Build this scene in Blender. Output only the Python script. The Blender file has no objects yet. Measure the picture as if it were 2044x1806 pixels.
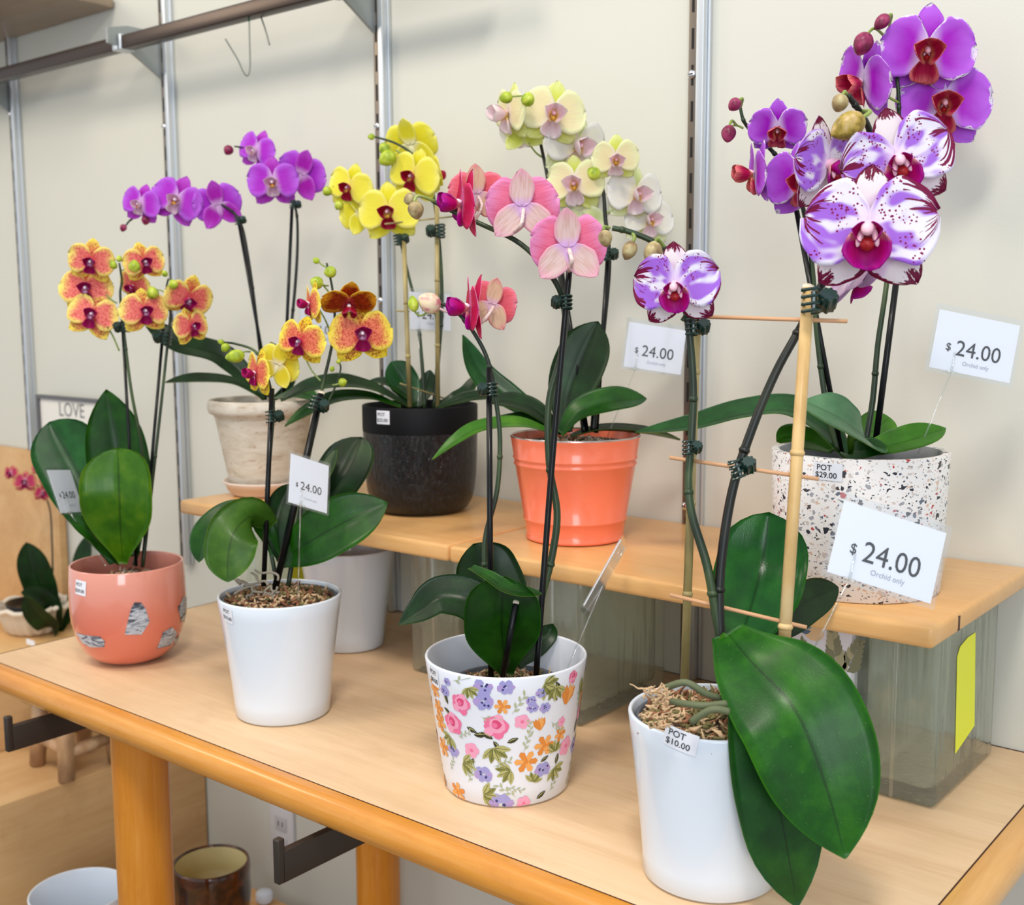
import bpy, bmesh, math, random
from mathutils import Vector, Matrix, Euler, noise as mnoise
R_ = math.radians
random.seed(7)
S = bpy.context.scene
COL = S.collection

# ------------------------------------------------------------------ camera
FP = 2294.08                                   # focal length in pixels of the 2044 x 1806 frame
YAW, PIT, ROL = 0.6823, 0.1250, -0.0043
CAM = Vector((0.8268, -1.4273, 0.5359))
_f = Vector((-math.sin(YAW) * math.cos(PIT), math.cos(YAW) * math.cos(PIT), -math.sin(PIT)))
_r = Vector((math.cos(YAW), math.sin(YAW), 0)); _u = _r.cross(_f)
CR = _r * math.cos(ROL) + _u * math.sin(ROL)
CU = -_r * math.sin(ROL) + _u * math.cos(ROL)
CF = _f
cd = bpy.data.cameras.new('camera'); cam = bpy.data.objects.new('camera', cd); COL.objects.link(cam)
cd.sensor_width = 36.0; cd.lens = 36.0 * FP / 2044; cd.sensor_fit = 'HORIZONTAL'
cd.clip_start = .02
cam.matrix_world = Matrix((CR, CU, -CF)).transposed().to_4x4(); cam.location = CAM
cd.dof.use_dof = True; cd.dof.focus_distance = 1.2; cd.dof.aperture_fstop = cd.lens / 5.6
S.camera = cam

# ------------------------------------------------------------------ colour management, world, lamps
vs = S.view_settings
vs.view_transform = 'Standard'; vs.look = 'None'; vs.gamma = 1.0; vs.exposure = 0.08; vs.use_curve_mapping = False
S.cycles.max_bounces = 14; S.cycles.transparent_max_bounces = 24; S.cycles.transmission_bounces = 12
S.cycles.use_denoising = True; S.cycles.sample_clamp_indirect = 6.0
wd = bpy.data.worlds.new('World'); S.world = wd; wd.use_nodes = True
wd.node_tree.nodes['Background'].inputs[0].default_value = (.90, .95, 1.0, 1)
wd.node_tree.nodes['Background'].inputs[1].default_value = 0.80

def area(name, loc, target, sx, sy, power, col):
    l = bpy.data.lights.new(name, 'AREA'); l.shape = 'RECTANGLE'; l.size = sx; l.size_y = sy
    l.energy = power; l.color = col
    o = bpy.data.objects.new(name, l); COL.objects.link(o); o.location = loc
    o.rotation_euler = (Vector(target) - Vector(loc)).to_track_quat('-Z', 'Y').to_euler()
    return o
area('window_light', (2.5, -3.5, 1.2), (0, -.2, .2), 1.1, 1.9, 46, (.84, .92, 1.0))
area('ceiling_light_warm', (-.8, -1.5, 2.2), (-.6, -.3, .1), .5, .5, 15, (1.0, .87, .70))
area('ceiling_light_front', (.75, -1.5, 2.2), (.3, -.5, .0), .4, .4, 24, (1.0, .93, .84))
area('ceiling_light_left', (-2.2, -1.5, 1.6), (-1.5, 0, .0), .6, .6, 9, (1.0, .84, .64))

# ------------------------------------------------------------------ pixel -> place
def ray(px, py):
    return CF + CR * ((px - 1022) / FP) - CU * ((py - 903) / FP)
def C(px, py, d): return CAM + ray(px, py) * d          # at depth d along the optical axis
def AX(px, py, ax, v):
    r = ray(px, py); t = (v - CAM[ax]) / r[ax]; return CAM + r * t
def CV(x, y, z): return (CR * x + CU * y - CF * z)      # right, up, towards the viewer
def depth(p): return (Vector(p) - CAM).dot(CF)

def lin(c):
    return tuple(((v / 255) / 12.92 if v / 255 <= .04045 else ((v / 255 + .055) / 1.055) ** 2.4) for v in c[:3])
def L4(c): return lin(c) + (1.0,)

# ------------------------------------------------------------------ node helper
class NT:
    def __init__(s, name):
        s.m = bpy.data.materials.new(name); s.m.use_nodes = True
        s.t = s.m.node_tree; s.t.nodes.clear(); s.out = s.t.nodes.new('ShaderNodeOutputMaterial')
    def n(s, ty, **k):
        nd = s.t.nodes.new(ty)
        for a, b in k.items(): setattr(nd, a, b)
        return nd
    def put(s, sock, v):
        if isinstance(v, bpy.types.NodeSocket): s.t.links.new(v, sock)
        elif v is not None:
            if isinstance(v, (tuple, list)) and sock.type == 'RGBA' and len(v) == 3: v = tuple(v) + (1,)
            sock.default_value = v
    def M(s, op, a, b=None, c=None, clamp=False):
        nd = s.n('ShaderNodeMath', operation=op, use_clamp=clamp)
        s.put(nd.inputs[0], a)
        if b is not None: s.put(nd.inputs[1], b)
        if c is not None: s.put(nd.inputs[2], c)
        return nd.outputs[0]
    def step(s, x, lo, hi):
        nd = s.n('ShaderNodeMapRange', interpolation_type='SMOOTHSTEP')
        s.put(nd.inputs[0], x); s.put(nd.inputs[1], lo); s.put(nd.inputs[2], hi); return nd.outputs[0]
    def mix(s, f, a, b, mode='MIX'):
        nd = s.n('ShaderNodeMix', data_type='RGBA', blend_type=mode)
        s.put(nd.inputs[0], f); s.put(nd.inputs[6], a); s.put(nd.inputs[7], b); return nd.outputs[2]
    def uv(s, name):
        nd = s.n('ShaderNodeUVMap', uv_map=name); return nd.outputs[0]
    def sep(s, v):
        nd = s.n('ShaderNodeSeparateXYZ'); s.put(nd.inputs[0], v); return nd.outputs
    def comb(s, x, y, z=0.0):
        nd = s.n('ShaderNodeCombineXYZ'); s.put(nd.inputs[0], x); s.put(nd.inputs[1], y); s.put(nd.inputs[2], z); return nd.outputs[0]
    def obj(s): return s.n('ShaderNodeTexCoord').outputs['Object']
    def rnd(s): return s.n('ShaderNodeObjectInfo').outputs['Random']
    def map(s, v, sc=(1, 1, 1), loc=(0, 0, 0), rot=(0, 0, 0)):
        nd = s.n('ShaderNodeMapping'); s.put(nd.inputs[0], v); nd.inputs[1].default_value = loc
        nd.inputs[2].default_value = rot; nd.inputs[3].default_value = sc; return nd.outputs[0]
    def noise(s, v, scale=5, detail=2, rough=.5, dist=0.0, w=None):
        nd = s.n('ShaderNodeTexNoise')
        if w is not None: nd.noise_dimensions = '4D'; s.put(nd.inputs['W'], w)
        s.put(nd.inputs['Vector'], v); nd.inputs['Scale'].default_value = scale
        nd.inputs['Detail'].default_value = detail; nd.inputs['Roughness'].default_value = rough
        nd.inputs['Distortion'].default_value = dist; return nd.outputs[0]
    def vor(s, v, scale=5, feature='F1', rnd=1.0):
        nd = s.n('ShaderNodeTexVoronoi', feature=feature); s.put(nd.inputs['Vector'], v)
        nd.inputs['Scale'].default_value = scale; nd.inputs['Randomness'].default_value = rnd; return nd
    def ramp(s, f, stops):
        nd = s.n('ShaderNodeValToRGB'); cr = nd.color_ramp
        while len(cr.elements) < len(stops): cr.elements.new(.5)
        for e, (p, c) in zip(cr.elements, stops): e.position = p; e.color = L4(c)
        s.put(nd.inputs[0], f); return nd.outputs[0]
    def bump(s, h, st=.3, dist=.002):
        nd = s.n('ShaderNodeBump'); s.put(nd.inputs['Height'], h); nd.inputs['Strength'].default_value = st
        nd.inputs['Distance'].default_value = dist; return nd.outputs[0]
    def fres(s, ior=1.5):
        g = s.n('ShaderNodeNewGeometry').outputs['Backfacing']; f = s.n('ShaderNodeFresnel')
        s.put(f.inputs[0], s.M('ADD', ior, s.M('MULTIPLY', g, 1 / ior - ior))); return f
    def bsdf(s, col, rough=.5, metal=0.0, spec=.5, normal=None, coat=0.0, trans=0.0, ior=1.45, alpha=None, sheen=0.0, coatr=.05):
        p = s.n('ShaderNodeBsdfPrincipled')
        s.put(p.inputs['Base Color'], col if isinstance(col, bpy.types.NodeSocket) else tuple(col) + (1,) * (4 - len(col)))
        s.put(p.inputs['Roughness'], rough); s.put(p.inputs['Metallic'], metal)
        s.put(p.inputs['Specular IOR Level'], spec); s.put(p.inputs['Coat Weight'], coat); p.inputs['Coat Roughness'].default_value = coatr
        s.put(p.inputs['Transmission Weight'], trans); p.inputs['IOR'].default_value = ior
        if normal is not None: s.put(p.inputs['Normal'], normal)
        return p.outputs[0]
    def end(s, sh): s.t.links.new(sh, s.out.inputs[0]); return s.m
    def mixsh(s, f, a, b):
        nd = s.n('ShaderNodeMixShader'); s.put(nd.inputs[0], f); s.put(nd.inputs[1], a); s.put(nd.inputs[2], b); return nd.outputs[0]

def simple(name, c, rough=.5, metal=0.0, coat=0.0, spec=.5, bump=None):
    n = NT(name); nr = None
    if bump: nr = n.bump(n.noise(n.obj(), bump[0], 3), bump[1], bump[2])
    return n.end(n.bsdf(lin(c), rough, metal, spec, nr, coat))

def thin_glass(name, tint=(240, 246, 250), refl=.10, rough=.05):
    n = NT(name)
    tr = n.n('ShaderNodeBsdfTransparent'); n.put(tr.inputs[0], L4(tint))
    gl = n.n('ShaderNodeBsdfGlossy'); n.put(gl.inputs[0], (1, 1, 1, 1)); gl.inputs['Roughness'].default_value = rough
    fr = n.fres()
    return n.end(n.mixsh(n.M('ADD', n.M('MULTIPLY', fr.outputs[0], .8), refl, clamp=True), tr.outputs[0], gl.outputs[0]))

# ------------------------------------------------------------------ object helpers
W = {}                                           # world matrices of what was made so far
def _set(o, parent, world):
    COL.objects.link(o)
    if parent: o.parent = parent; o.matrix_local = W[parent.name].inverted() @ world
    else: o.matrix_world = world
    W[o.name] = world.copy()
    return o
def thing(name, loc, label, cat, group=None):
    o = bpy.data.objects.new(name, None); o.empty_display_size = .03
    _set(o, None, Matrix.Translation(Vector(loc)))
    o['label'] = label; o['category'] = cat
    if group: o['group'] = group
    return o
def tag(o, label=None, cat=None, group=None, kind=None):
    if label: o['label'] = label
    if cat: o['category'] = cat
    if group: o['group'] = group
    if kind: o['kind'] = kind
    return o
def mesh(name, verts, faces, mats, parent=None, fm=None, smooth=True, uvs=None, world=None, origin=None, kind=None, label=None):
    """verts in world space; the object sits at parent's frame (or at origin)."""
    if world is None: world = W[parent.name] if parent else Matrix.Translation(Vector(origin or (0, 0, 0)))
    inv = world.inverted()
    me = bpy.data.meshes.new(name)
    me.from_pydata([tuple(inv @ Vector(v)) for v in verts], [], faces)
    if not isinstance(mats, (list, tuple)): mats = [mats]
    for m in mats: me.materials.append(m)
    if fm:
        for p, i in zip(me.polygons, fm): p.material_index = i
    if smooth is True: me.polygons.foreach_set('use_smooth', [True] * len(me.polygons))
    if uvs:
        for nm, data in uvs.items():
            l = me.uv_layers.new(name=nm)
            for lp in me.loops: l.data[lp.index].uv = data[lp.vertex_index]
    me.update()
    o = bpy.data.objects.new(name, me)
    _set(o, parent, world)
    if smooth == 'auto': autosmooth(o)
    if kind: o['kind'] = kind
    if label: o['label'] = label
    return o
def autosmooth(o, ang=35):
    me = o.data
    bm = bmesh.new(); bm.from_mesh(me)
    for f in bm.faces: f.smooth = True
    for e in bm.edges:
        if len(e.link_faces) == 2 and e.calc_face_angle(0) > R_(ang): e.smooth = False
    bm.to_mesh(me); bm.free()

class MB:
    def __init__(s): s.v = []; s.f = []; s.m = []
    def add(s, v, f, mi=0):
        k = len(s.v); s.v += [Vector(a) for a in v]; s.f += [tuple(i + k for i in q) for q in f]; s.m += [mi] * len(f); return s
    def box(s, a, b, mi=0, bev=0.0, M=None):
        x0, y0, z0 = a; x1, y1, z1 = b
        bm = bmesh.new(); bmesh.ops.create_cube(bm, size=1)
        for v in bm.verts: v.co = Vector(((x0 + x1) / 2 + v.co.x * (x1 - x0), (y0 + y1) / 2 + v.co.y * (y1 - y0), (z0 + z1) / 2 + v.co.z * (z1 - z0)))
        if bev: bmesh.ops.bevel(bm, geom=bm.edges[:], offset=bev, segments=3, profile=.5, affect='EDGES')
        bm.verts.ensure_lookup_table(); bm.verts.index_update()
        vv = [(M @ v.co if M else v.co.copy()) for v in bm.verts]; ff = [[v.index for v in f.verts] for f in bm.faces]
        bm.free(); return s.add(vv, ff, mi)
    def tube(s, pts, rad, n=10, mi=0, cap=True):
        pts = [Vector(p) for p in pts]; k = len(pts)
        if not isinstance(rad, (list, tuple)): rad = [rad] * k
        t0 = (pts[1] - pts[0]).normalized(); a = Vector((0, 0, 1)) if abs(t0.z) < .9 else Vector((1, 0, 0))
        nx = t0.cross(a).normalized(); V = []; prev = t0
        for i, p in enumerate(pts):
            t = (pts[min(i + 1, k - 1)] - pts[max(i - 1, 0)]).normalized()
            q = prev.rotation_difference(t); nx = (q @ nx); nx = (nx - t * nx.dot(t)).normalized(); ny = t.cross(nx); prev = t
            for j in range(n):
                th = 2 * math.pi * j / n; V.append(p + (nx * math.cos(th) + ny * math.sin(th)) * rad[i])
        Fc = []
        for i in range(k - 1):
            for j in range(n):
                Fc.append((i * n + j, i * n + (j + 1) % n, (i + 1) * n + (j + 1) % n, (i + 1) * n + j))
        if cap: Fc += [tuple(range(n - 1, -1, -1)), tuple(range((k - 1) * n, k * n))]
        return s.add(V, Fc, mi)
    def lathe(s, prof, c, n=64, mi=0, wob=None, axis=None, mifn=None):
        c = Vector(c); V = []; Fc = []; Mx = (axis.normalized().to_track_quat('Z', 'Y').to_matrix() if axis is not None else None)
        for r, z in prof:
            for j in range(n):
                th = 2 * math.pi * j / n; rr = r * (wob(th, z) if wob else 1)
                q = Vector((rr * math.cos(th), rr * math.sin(th), z)); V.append(c + (Mx @ q if Mx else q))
        k0 = len(s.v)
        for i in range(len(prof) - 1):
            for j in range(n):
                Fc.append((i * n + j, i * n + (j + 1) % n, (i + 1) * n + (j + 1) % n, (i + 1) * n + j))
        s.v += V; s.f += [tuple(i + k0 for i in q) for q in Fc]
        if mifn: s.m += [mifn(q // n) for q in range(len(Fc))]
        else: s.m += [mi] * len(Fc)
        return s
    def ball(s, c, r, axis=None, n=12, mi=0):
        rx, rz = (r if isinstance(r, tuple) else (r, r))
        prof = [(rx * math.sin(math.pi * i / n) + 1e-5, -rz * math.cos(math.pi * i / n)) for i in range(n + 1)]
        return s.lathe(prof, c, max(8, n + 2), mi, axis=axis)
    def build(s, name, mats, parent=None, **k):
        return mesh(name, s.v, s.f, mats, parent, fm=s.m, **k)

def spline(pts, k=8):
    """Catmull-Rom through points (tuples of any length)."""
    P = [pts[0]] + list(pts) + [pts[-1]]; out = []
    for i in range(1, len(P) - 2):
        for j in range(k):
            t = j / k; r = []
            for a, b, c, d in zip(P[i - 1], P[i], P[i + 1], P[i + 2]):
                r.append(.5 * ((2 * b) + (-a + c) * t + (2 * a - 5 * b + 4 * c - d) * t * t + (-a + 3 * b - 3 * c + d) * t ** 3))
            out.append(tuple(r))
    out.append(tuple(P[-2])); return out
def SC(pts, k=6):                                # (px, py, depth) control points -> smooth world polyline
    return [C(*q) for q in spline(pts, k)]

# lettering: a text outline turned into a mesh of its own, mapped by fn(x, y) -> place
def text_tris(body, size, align='CENTER', bold=0.0):
    cu = bpy.data.curves.new('t', 'FONT'); cu.body = body; cu.size = size; cu.align_x = align; cu.align_y = 'CENTER'
    cu.resolution_u = 3; cu.offset = bold
    o = bpy.data.objects.new('t', cu); COL.objects.link(o)
    dg = bpy.context.evaluated_depsgraph_get(); dg.update()
    me = bpy.data.meshes.new_from_object(o.evaluated_get(dg))
    v = [q.co.copy() for q in me.vertices]; f = [tuple(p.vertices) for p in me.polygons]
    bpy.data.objects.remove(o); bpy.data.curves.remove(cu); bpy.data.meshes.remove(me)
    return v, f
def lettering(name, specs, fn, mats, parent):
    b = MB()
    for i, (body, size, x, y, bold) in enumerate(specs):
        v, f = text_tris(body, size, bold=bold); b.add([fn(q.x + x, q.y + y) for q in v], f, min(i, len(mats) - 1) if len(mats) > 1 else 0)
    return b.build(name, mats, parent, smooth=False)

# ------------------------------------------------------------------ materials
def wood(name, c1, c2, c3, along='x', sc=1.0, rough=.4, coat=.2):
    n = NT(name); v = n.obj()
    s3 = {'x': (1.2, 14, 14), 'y': (14, 1.2, 14), 'z': (14, 14, 1.2)}[along]
    a = n.noise(n.map(v, tuple(q * sc for q in s3)), 2.5, 6, .62, .6)
    b = n.noise(n.map(v, tuple(q * sc * 5 for q in s3)), 4, 3, .6)
    c = n.noise(n.map(v, (2.2, 2.2, 2.2)), 2.0, 3)
    col = n.ramp(n.M('ADD', n.M('MULTIPLY', a, .7), n.M('MULTIPLY', b, .3)), [(.25, c1), (.5, c2), (.72, c3)])
    col = n.mix(n.M('MULTIPLY', n.step(c, .45, .7), .45), col, lin(c1))
    col = n.mix(n.M('MULTIPLY', n.step(n.noise(n.map(v, (7, 12, 9)), 1.6, 5, .65), .56, .7), .35), col, lin(c1))
    return n.end(n.bsdf(col, rough, 0, .4, n.bump(b, .08, .001), coat))
m_lam = wood('birch_laminate', (206, 170, 130), (226, 193, 154), (234, 206, 170), 'x', .5, .5, .05)
m_nose = wood('honey_edge_wood', (196, 122, 40), (216, 146, 58), (228, 166, 84), 'x', .7, .32, .45)
m_post = wood('honey_post_wood', (190, 112, 24), (206, 132, 38), (218, 152, 66), 'z', .8, .35, .35)
m_ups = wood('pine_shelf_wood', (212, 156, 92), (226, 176, 114), (234, 192, 136), 'x', .8, .38, .25)
m_ply = wood('plywood', (188, 144, 96), (206, 166, 116), (216, 180, 134), 'y', .5, .5, .05)
m_inlay = simple('dark_inlay', (70, 36, 22), .5)
def wallmat():
    n = NT('painted_wall'); v = n.obj()
    a = n.noise(v, 260, 4); b = n.noise(v, 3, 3)
    col = n.mix(n.M('MULTIPLY', b, .25), lin((206, 206, 197)), lin((198, 197, 184)))
    return n.end(n.bsdf(col, .6, 0, .3, n.bump(a, .12, .0012)))
m_wall = wallmat()
m_floor = simple('floor_paint', (120, 112, 104), .6)
m_alu = simple('brushed_aluminium', (205, 210, 215), .35, .75)
m_steel = simple('slotted_steel', (128, 118, 108), .38, .85)
m_slot = simple('slot_dark', (18, 16, 15), .7)
m_chrome = simple('chrome', (215, 215, 218), .12, 1.0)
m_rail = simple('bronze_rail', (62, 50, 44), .26, .45)
m_armk = simple('dark_bracket_metal', (70, 62, 56), .42, .6)
m_wire = simple('grey_wire', (120, 124, 118), .4, .6); m_wireg = simple('green_wire', (12, 84, 60), .4)
m_white = simple('white_gloss_ceramic', (220, 229, 240), .18, 0, .4)
m_whitein = simple('white_matte_inside', (214, 222, 236), .35)
m_dgrey = simple('grey_plastic_liner', (84, 90, 98), .5)
m_blackst = simple('black_plastic_stake', (8, 10, 12), .34, 0, .12, .25)
m_cut = simple('cut_stake_end', (226, 214, 192), .6)
m_clip = simple('dark_green_clip', (14, 46, 40), .3, 0, .4)
m_paper = simple('white_card', (232, 234, 242), .6)
m_ink = simple('black_ink', (38, 40, 46), .7); m_inkg = simple('grey_ink', (160, 165, 180), .7)
m_film = thin_glass('clear_sleeve', (253, 254, 255), .02, .08)
m_acryl = thin_glass('clear_acrylic', (250, 252, 252), .10, .05)
m_yellow = simple('yellow_paper', (232, 236, 62), .6)

def glassblock():
    n = NT('block_glass'); v = n.obj()
    bn = n.bump(n.noise(n.map(v, (18, 18, 1.8)), 1.8, 2), .7, .010)
    tr = n.n('ShaderNodeBsdfTransparent'); n.put(tr.inputs[0], L4((251, 253, 250)))
    rf = n.n('ShaderNodeBsdfRefraction'); n.put(rf.inputs[0], L4((250, 253, 248))); rf.inputs['IOR'].default_value = 1.10; rf.inputs['Roughness'].default_value = .12; n.put(rf.inputs['Normal'], bn)
    gl = n.n('ShaderNodeBsdfGlossy'); gl.inputs['Roughness'].default_value = .06; n.put(gl.inputs['Normal'], bn)
    df = n.n('ShaderNodeBsdfDiffuse'); n.put(df.inputs[0], L4((222, 228, 214)))
    fr = n.fres()
    dust = n.M('ADD', .06, n.M('MULTIPLY', n.noise(v, 30, 4), .10))  # dusty milky haze, its pale diffuse share also raised to brighten the block
    a = n.mixsh(.7, tr.outputs[0], rf.outputs[0]); a = n.mixsh(dust, a, df.outputs[0])
    return n.end(n.mixsh(n.M('ADD', n.M('MULTIPLY', fr.outputs[0], .9), .015, clamp=True), a, gl.outputs[0]))
m_glass = glassblock()

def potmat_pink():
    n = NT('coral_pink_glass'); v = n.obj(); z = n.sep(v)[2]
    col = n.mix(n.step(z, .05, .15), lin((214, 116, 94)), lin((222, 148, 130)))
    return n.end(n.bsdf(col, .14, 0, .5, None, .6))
def marble():
    n = NT('grey_marble_foil'); v = n.obj()
    w = n.noise(n.map(v, (34, 34, 110), rot=(.5, .7, .4)), 1.0, 4, .55, 1.6)
    return n.end(n.bsdf(n.ramp(w, [(.36, (52, 58, 70)), (.46, (128, 136, 150)), (.52, (196, 202, 212)), (.64, (150, 156, 168))]), .25))
def terrazzo():
    n = NT('terrazzo'); v = n.obj(); col = lin((226, 222, 220))
    vv = n.n('ShaderNodeVectorMath', operation='ADD'); n.put(vv.inputs[0], v)
    nd = n.n('ShaderNodeTexNoise'); n.put(nd.inputs['Vector'], v); nd.inputs['Scale'].default_value = 160
    sc = n.n('ShaderNodeVectorMath', operation='SCALE'); n.put(sc.inputs[0], nd.outputs[1]); sc.inputs['Scale'].default_value = .004
    n.put(vv.inputs[1], sc.outputs[0])
    for scale, thr, keep, off in ((180, .22, .44, 0.0), (290, .26, .45, 3.1), (125, .18, .30, 7.7)):
        q = n.map(vv.outputs[0], (1, 1, 1.25), (off, off, off))
        d = n.vor(q, scale, 'DISTANCE_TO_EDGE'); c = n.vor(q, scale, 'F1')
        cc = n.sep(c.outputs['Color'])
        on = n.M('MULTIPLY', n.M('GREATER_THAN', d.outputs[0], thr), n.M('LESS_THAN', cc[0], keep))
        chip = n.n('ShaderNodeValToRGB'); cr = chip.color_ramp; cr.interpolation = 'CONSTANT'
        cs = [(0, (44, 46, 56)), (.22, (196, 186, 180)), (.45, (150, 150, 156)), (.62, (206, 178, 160)), (.76, (178, 66, 66)), (.84, (96, 104, 120)), (.93, (70, 60, 58))]
        while len(cr.elements) < len(cs): cr.elements.new(.5)
        for e, (p, k) in zip(cr.elements, cs): e.position = p; e.color = L4(k)
        n.put(chip.inputs[0], cc[1])
        col = n.mix(on, col, chip.outputs[0])
    return n.end(n.bsdf(col, .35, 0, .4))
def blackglaze():
    n = NT('black_reactive_glaze'); v = n.obj(); z = n.sep(v)[2]
    w = n.noise(n.map(v, (1, 1, .35)), 190, 4, .7, .8); up = n.M('GREATER_THAN', z, .124)
    sp = n.M('MULTIPLY', n.step(n.noise(v, 240, 3), .64, .72), .6)
    col = n.mix(sp, lin((10, 12, 16)), lin((56, 40, 34))); col = n.mix(up, col, lin((14, 15, 18)))
    return n.end(n.bsdf(col, n.mix(up, (.2,) * 3, (.55,) * 3), 0, n.mix(up, (.5,) * 3, (.18,) * 3), n.bump(n.M('MULTIPLY', w, n.M('SUBTRACT', 1.0, up)), .85, .005), n.M('MULTIPLY', n.M('SUBTRACT', 1.0, up), .15)))
def whitewash():
    n = NT('whitewashed_clay'); v = n.obj()
    a = n.noise(n.map(v, (1, 1, 3)), 22, 5, .65, .5); b = n.step(n.noise(n.map(v, (1, 1, 2.5)), 60, 3), .62, .72)
    col = n.ramp(a, [(.28, (176, 160, 142)), (.45, (206, 195, 178)), (.65, (220, 212, 198))])
    return n.end(n.bsdf(n.mix(n.M('MULTIPLY', b, .6), col, lin((164, 120, 96))), .8, 0, .2, n.bump(a, .3, .002)))
def browng():
    n = NT('brown_glaze'); v = n.obj()
    return n.end(n.bsdf(n.ramp(n.noise(v, 40, 3), [(.4, (44, 20, 12)), (.6, (92, 48, 22))]), .12, 0, .5, None, .5))
m_pink = potmat_pink(); m_marble = marble(); m_terr = terrazzo(); m_black = blackglaze(); m_clay = whitewash(); m_brown = browng()
m_saucer = simple('pale_saucer_clay', (226, 208, 196), .45)
m_coral = simple('coral_painted_tin', (252, 128, 94), .22, 0, .35)
m_tinrim = simple('rolled_tin_rim', (196, 186, 180), .2, .9)
m_cream = simple('cream_glaze', (214, 200, 150), .3)
m_terrin = simple('grey_inside', (150, 152, 156), .4)
m_fwhite = simple('white_printed_ceramic', (228, 232, 242), .28, 0, .2)

def leafmat(name, dark, mid, pale_tone, rough=.36, spots=0.0, under=False):
    n = NT(name); u = n.sep(n.uv('pv')); v = n.M('ABSOLUTE', n.M('SUBTRACT', u[1], .5))
    q = n.uv('flat')
    a = n.noise(q, 3.0, 4, .6, w=n.M('MULTIPLY', n.rnd(), 20)); st = n.noise(n.map(q, (1.5, 46, 1)), 1.0, 2)
    col = n.ramp(a, [(.22, dark), (.5, mid), (.85, pale_tone)])  # random patches from dark to pale green
    col = n.mix(n.M('MULTIPLY', st, .22), col, lin(dark))
    col = n.mix(n.M('MULTIPLY', n.step(v, .5, .485), 0.0), col, lin(pale_tone))
    mid_ = n.step(v, .022, .006)
    col = n.mix(n.M('MULTIPLY', mid_, .55), col, lin(tuple(k * .55 for k in dark)))
    rim = n.step(v, .475, .497)
    col = n.mix(n.M('MULTIPLY', rim, .5), col, lin(pale_tone))
    if spots: col = n.mix(n.M('MULTIPLY', n.step(n.noise(q, 60, 2), .70, .74), spots), col, lin((120, 150, 90)))
    bs = n.bsdf(col, rough, 0, .32, n.bump(n.M('ADD', n.M('MULTIPLY', st, .5), n.noise(q, 90, 2)), .10, .0012), .05, coatr=.15)
    tr = n.n('ShaderNodeBsdfTranslucent'); n.put(tr.inputs[0], lin((70, 130, 14)) + (1,))
    return n.end(n.mixsh(.08, bs, tr.outputs[0]))
m_leaf = leafmat('orchid_leaf', (8, 40, 4), (18, 66, 6), (44, 104, 12))
m_leaf2 = leafmat('orchid_leaf_bluish', (8, 46, 14), (18, 72, 26), (44, 108, 48))
m_leaf3 = leafmat('orchid_leaf_light', (34, 82, 10), (58, 116, 16), (104, 160, 40))
m_leafb = leafmat('orchid_leaf_big', (6, 50, 5), (18, 80, 5), (54, 124, 8), .36, .5)
m_leafd = leafmat('orchid_leaf_dark', (6, 24, 6), (14, 44, 10), (30, 74, 24))
m_leafund = leafmat('orchid_leaf_under', (30, 62, 8), (52, 92, 12), (96, 134, 34), .45)

def stemmat(name, c1, c2, c3):
    n = NT(name); v = n.obj()
    return n.end(n.bsdf(n.ramp(n.noise(n.map(v, (6, 6, 2)), 5, 4), [(.35, c1), (.52, c2), (.68, c3)]), .4))
m_stem = stemmat('dark_green_spike', (22, 34, 22), (44, 62, 36), (74, 92, 50))
m_stemd = stemmat('near_black_spike', (12, 14, 12), (20, 24, 18), (38, 44, 32))
m_ped = stemmat('pale_green_pedicel', (110, 130, 50), (140, 160, 80), (170, 180, 120))
m_pedw = stemmat('whitish_pink_pedicel', (208, 170, 176), (226, 204, 196), (236, 224, 214))
m_bamboo = stemmat('bamboo_cane', (188, 152, 96), (212, 178, 122), (226, 200, 150))
m_bamboog = stemmat('weathered_bamboo', (120, 108, 66), (158, 142, 92), (186, 170, 122))
m_bambooy = stemmat('yellow_bamboo', (176, 136, 40), (196, 160, 64), (212, 184, 104))

def budmat(name, c1, c2, c3):
    n = NT(name); v = n.obj(); a = n.noise(v, 90, 3)
    b = n.bsdf(n.ramp(a, [(.34, c1), (.5, c2), (.68, c3)]), .4)
    return n.end(b)
m_budg = budmat('green_bud', (116, 140, 24), (158, 178, 40), (196, 204, 80))
m_budt = budmat('tan_bud', (120, 96, 66), (158, 138, 96), (190, 178, 132))
m_budy = budmat('olive_gold_bud', (112, 92, 34), (166, 142, 58), (200, 170, 128))
m_budm = budmat('maroon_bud', (92, 10, 46), (122, 20, 66), (164, 60, 104))
m_budp = budmat('cream_pink_bud', (206, 120, 130), (222, 196, 170), (222, 210, 168))

# ---- petals
def petal_out(n, col, tl=.30, rough=.5):
    bs = n.bsdf(col, rough, 0, .3, n.bump(n.noise(n.map(n.uv('flat'), (2, 26, 1)), 1.2, 2), .10, .001))
    tr = n.n('ShaderNodeBsdfTranslucent'); n.put(tr.inputs[0], col)
    return n.end(n.mixsh(tl, bs, tr.outputs[0]))
def pcoord(n):
    q = n.uv('flat'); s = n.sep(n.uv('pv')); u = s[0]; av = n.M('ABSOLUTE', n.M('SUBTRACT', n.M('MULTIPLY', s[1], 2), 1.0))
    return q, u, s[1], av, n.M('MAXIMUM', u, av), n.M('MULTIPLY', n.rnd(), 31.0)
def pm_plain(name, base, edge, centre, vein, vs_=.3, e0=.6, tl=.3):
    n = NT(name); q, u, v, av, e, w = pcoord(n)
    col = n.mix(n.step(e, e0, 1.0), lin(base), lin(edge))
    col = n.mix(n.step(u, .34, .05), col, lin(centre))
    st = n.noise(n.map(q, (2.2, 30, 1)), 1.0, 3, w=w)
    col = n.mix(n.M('MULTIPLY', n.step(st, .45, .65), vs_), col, lin(vein))
    return petal_out(n, col, tl)
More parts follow.
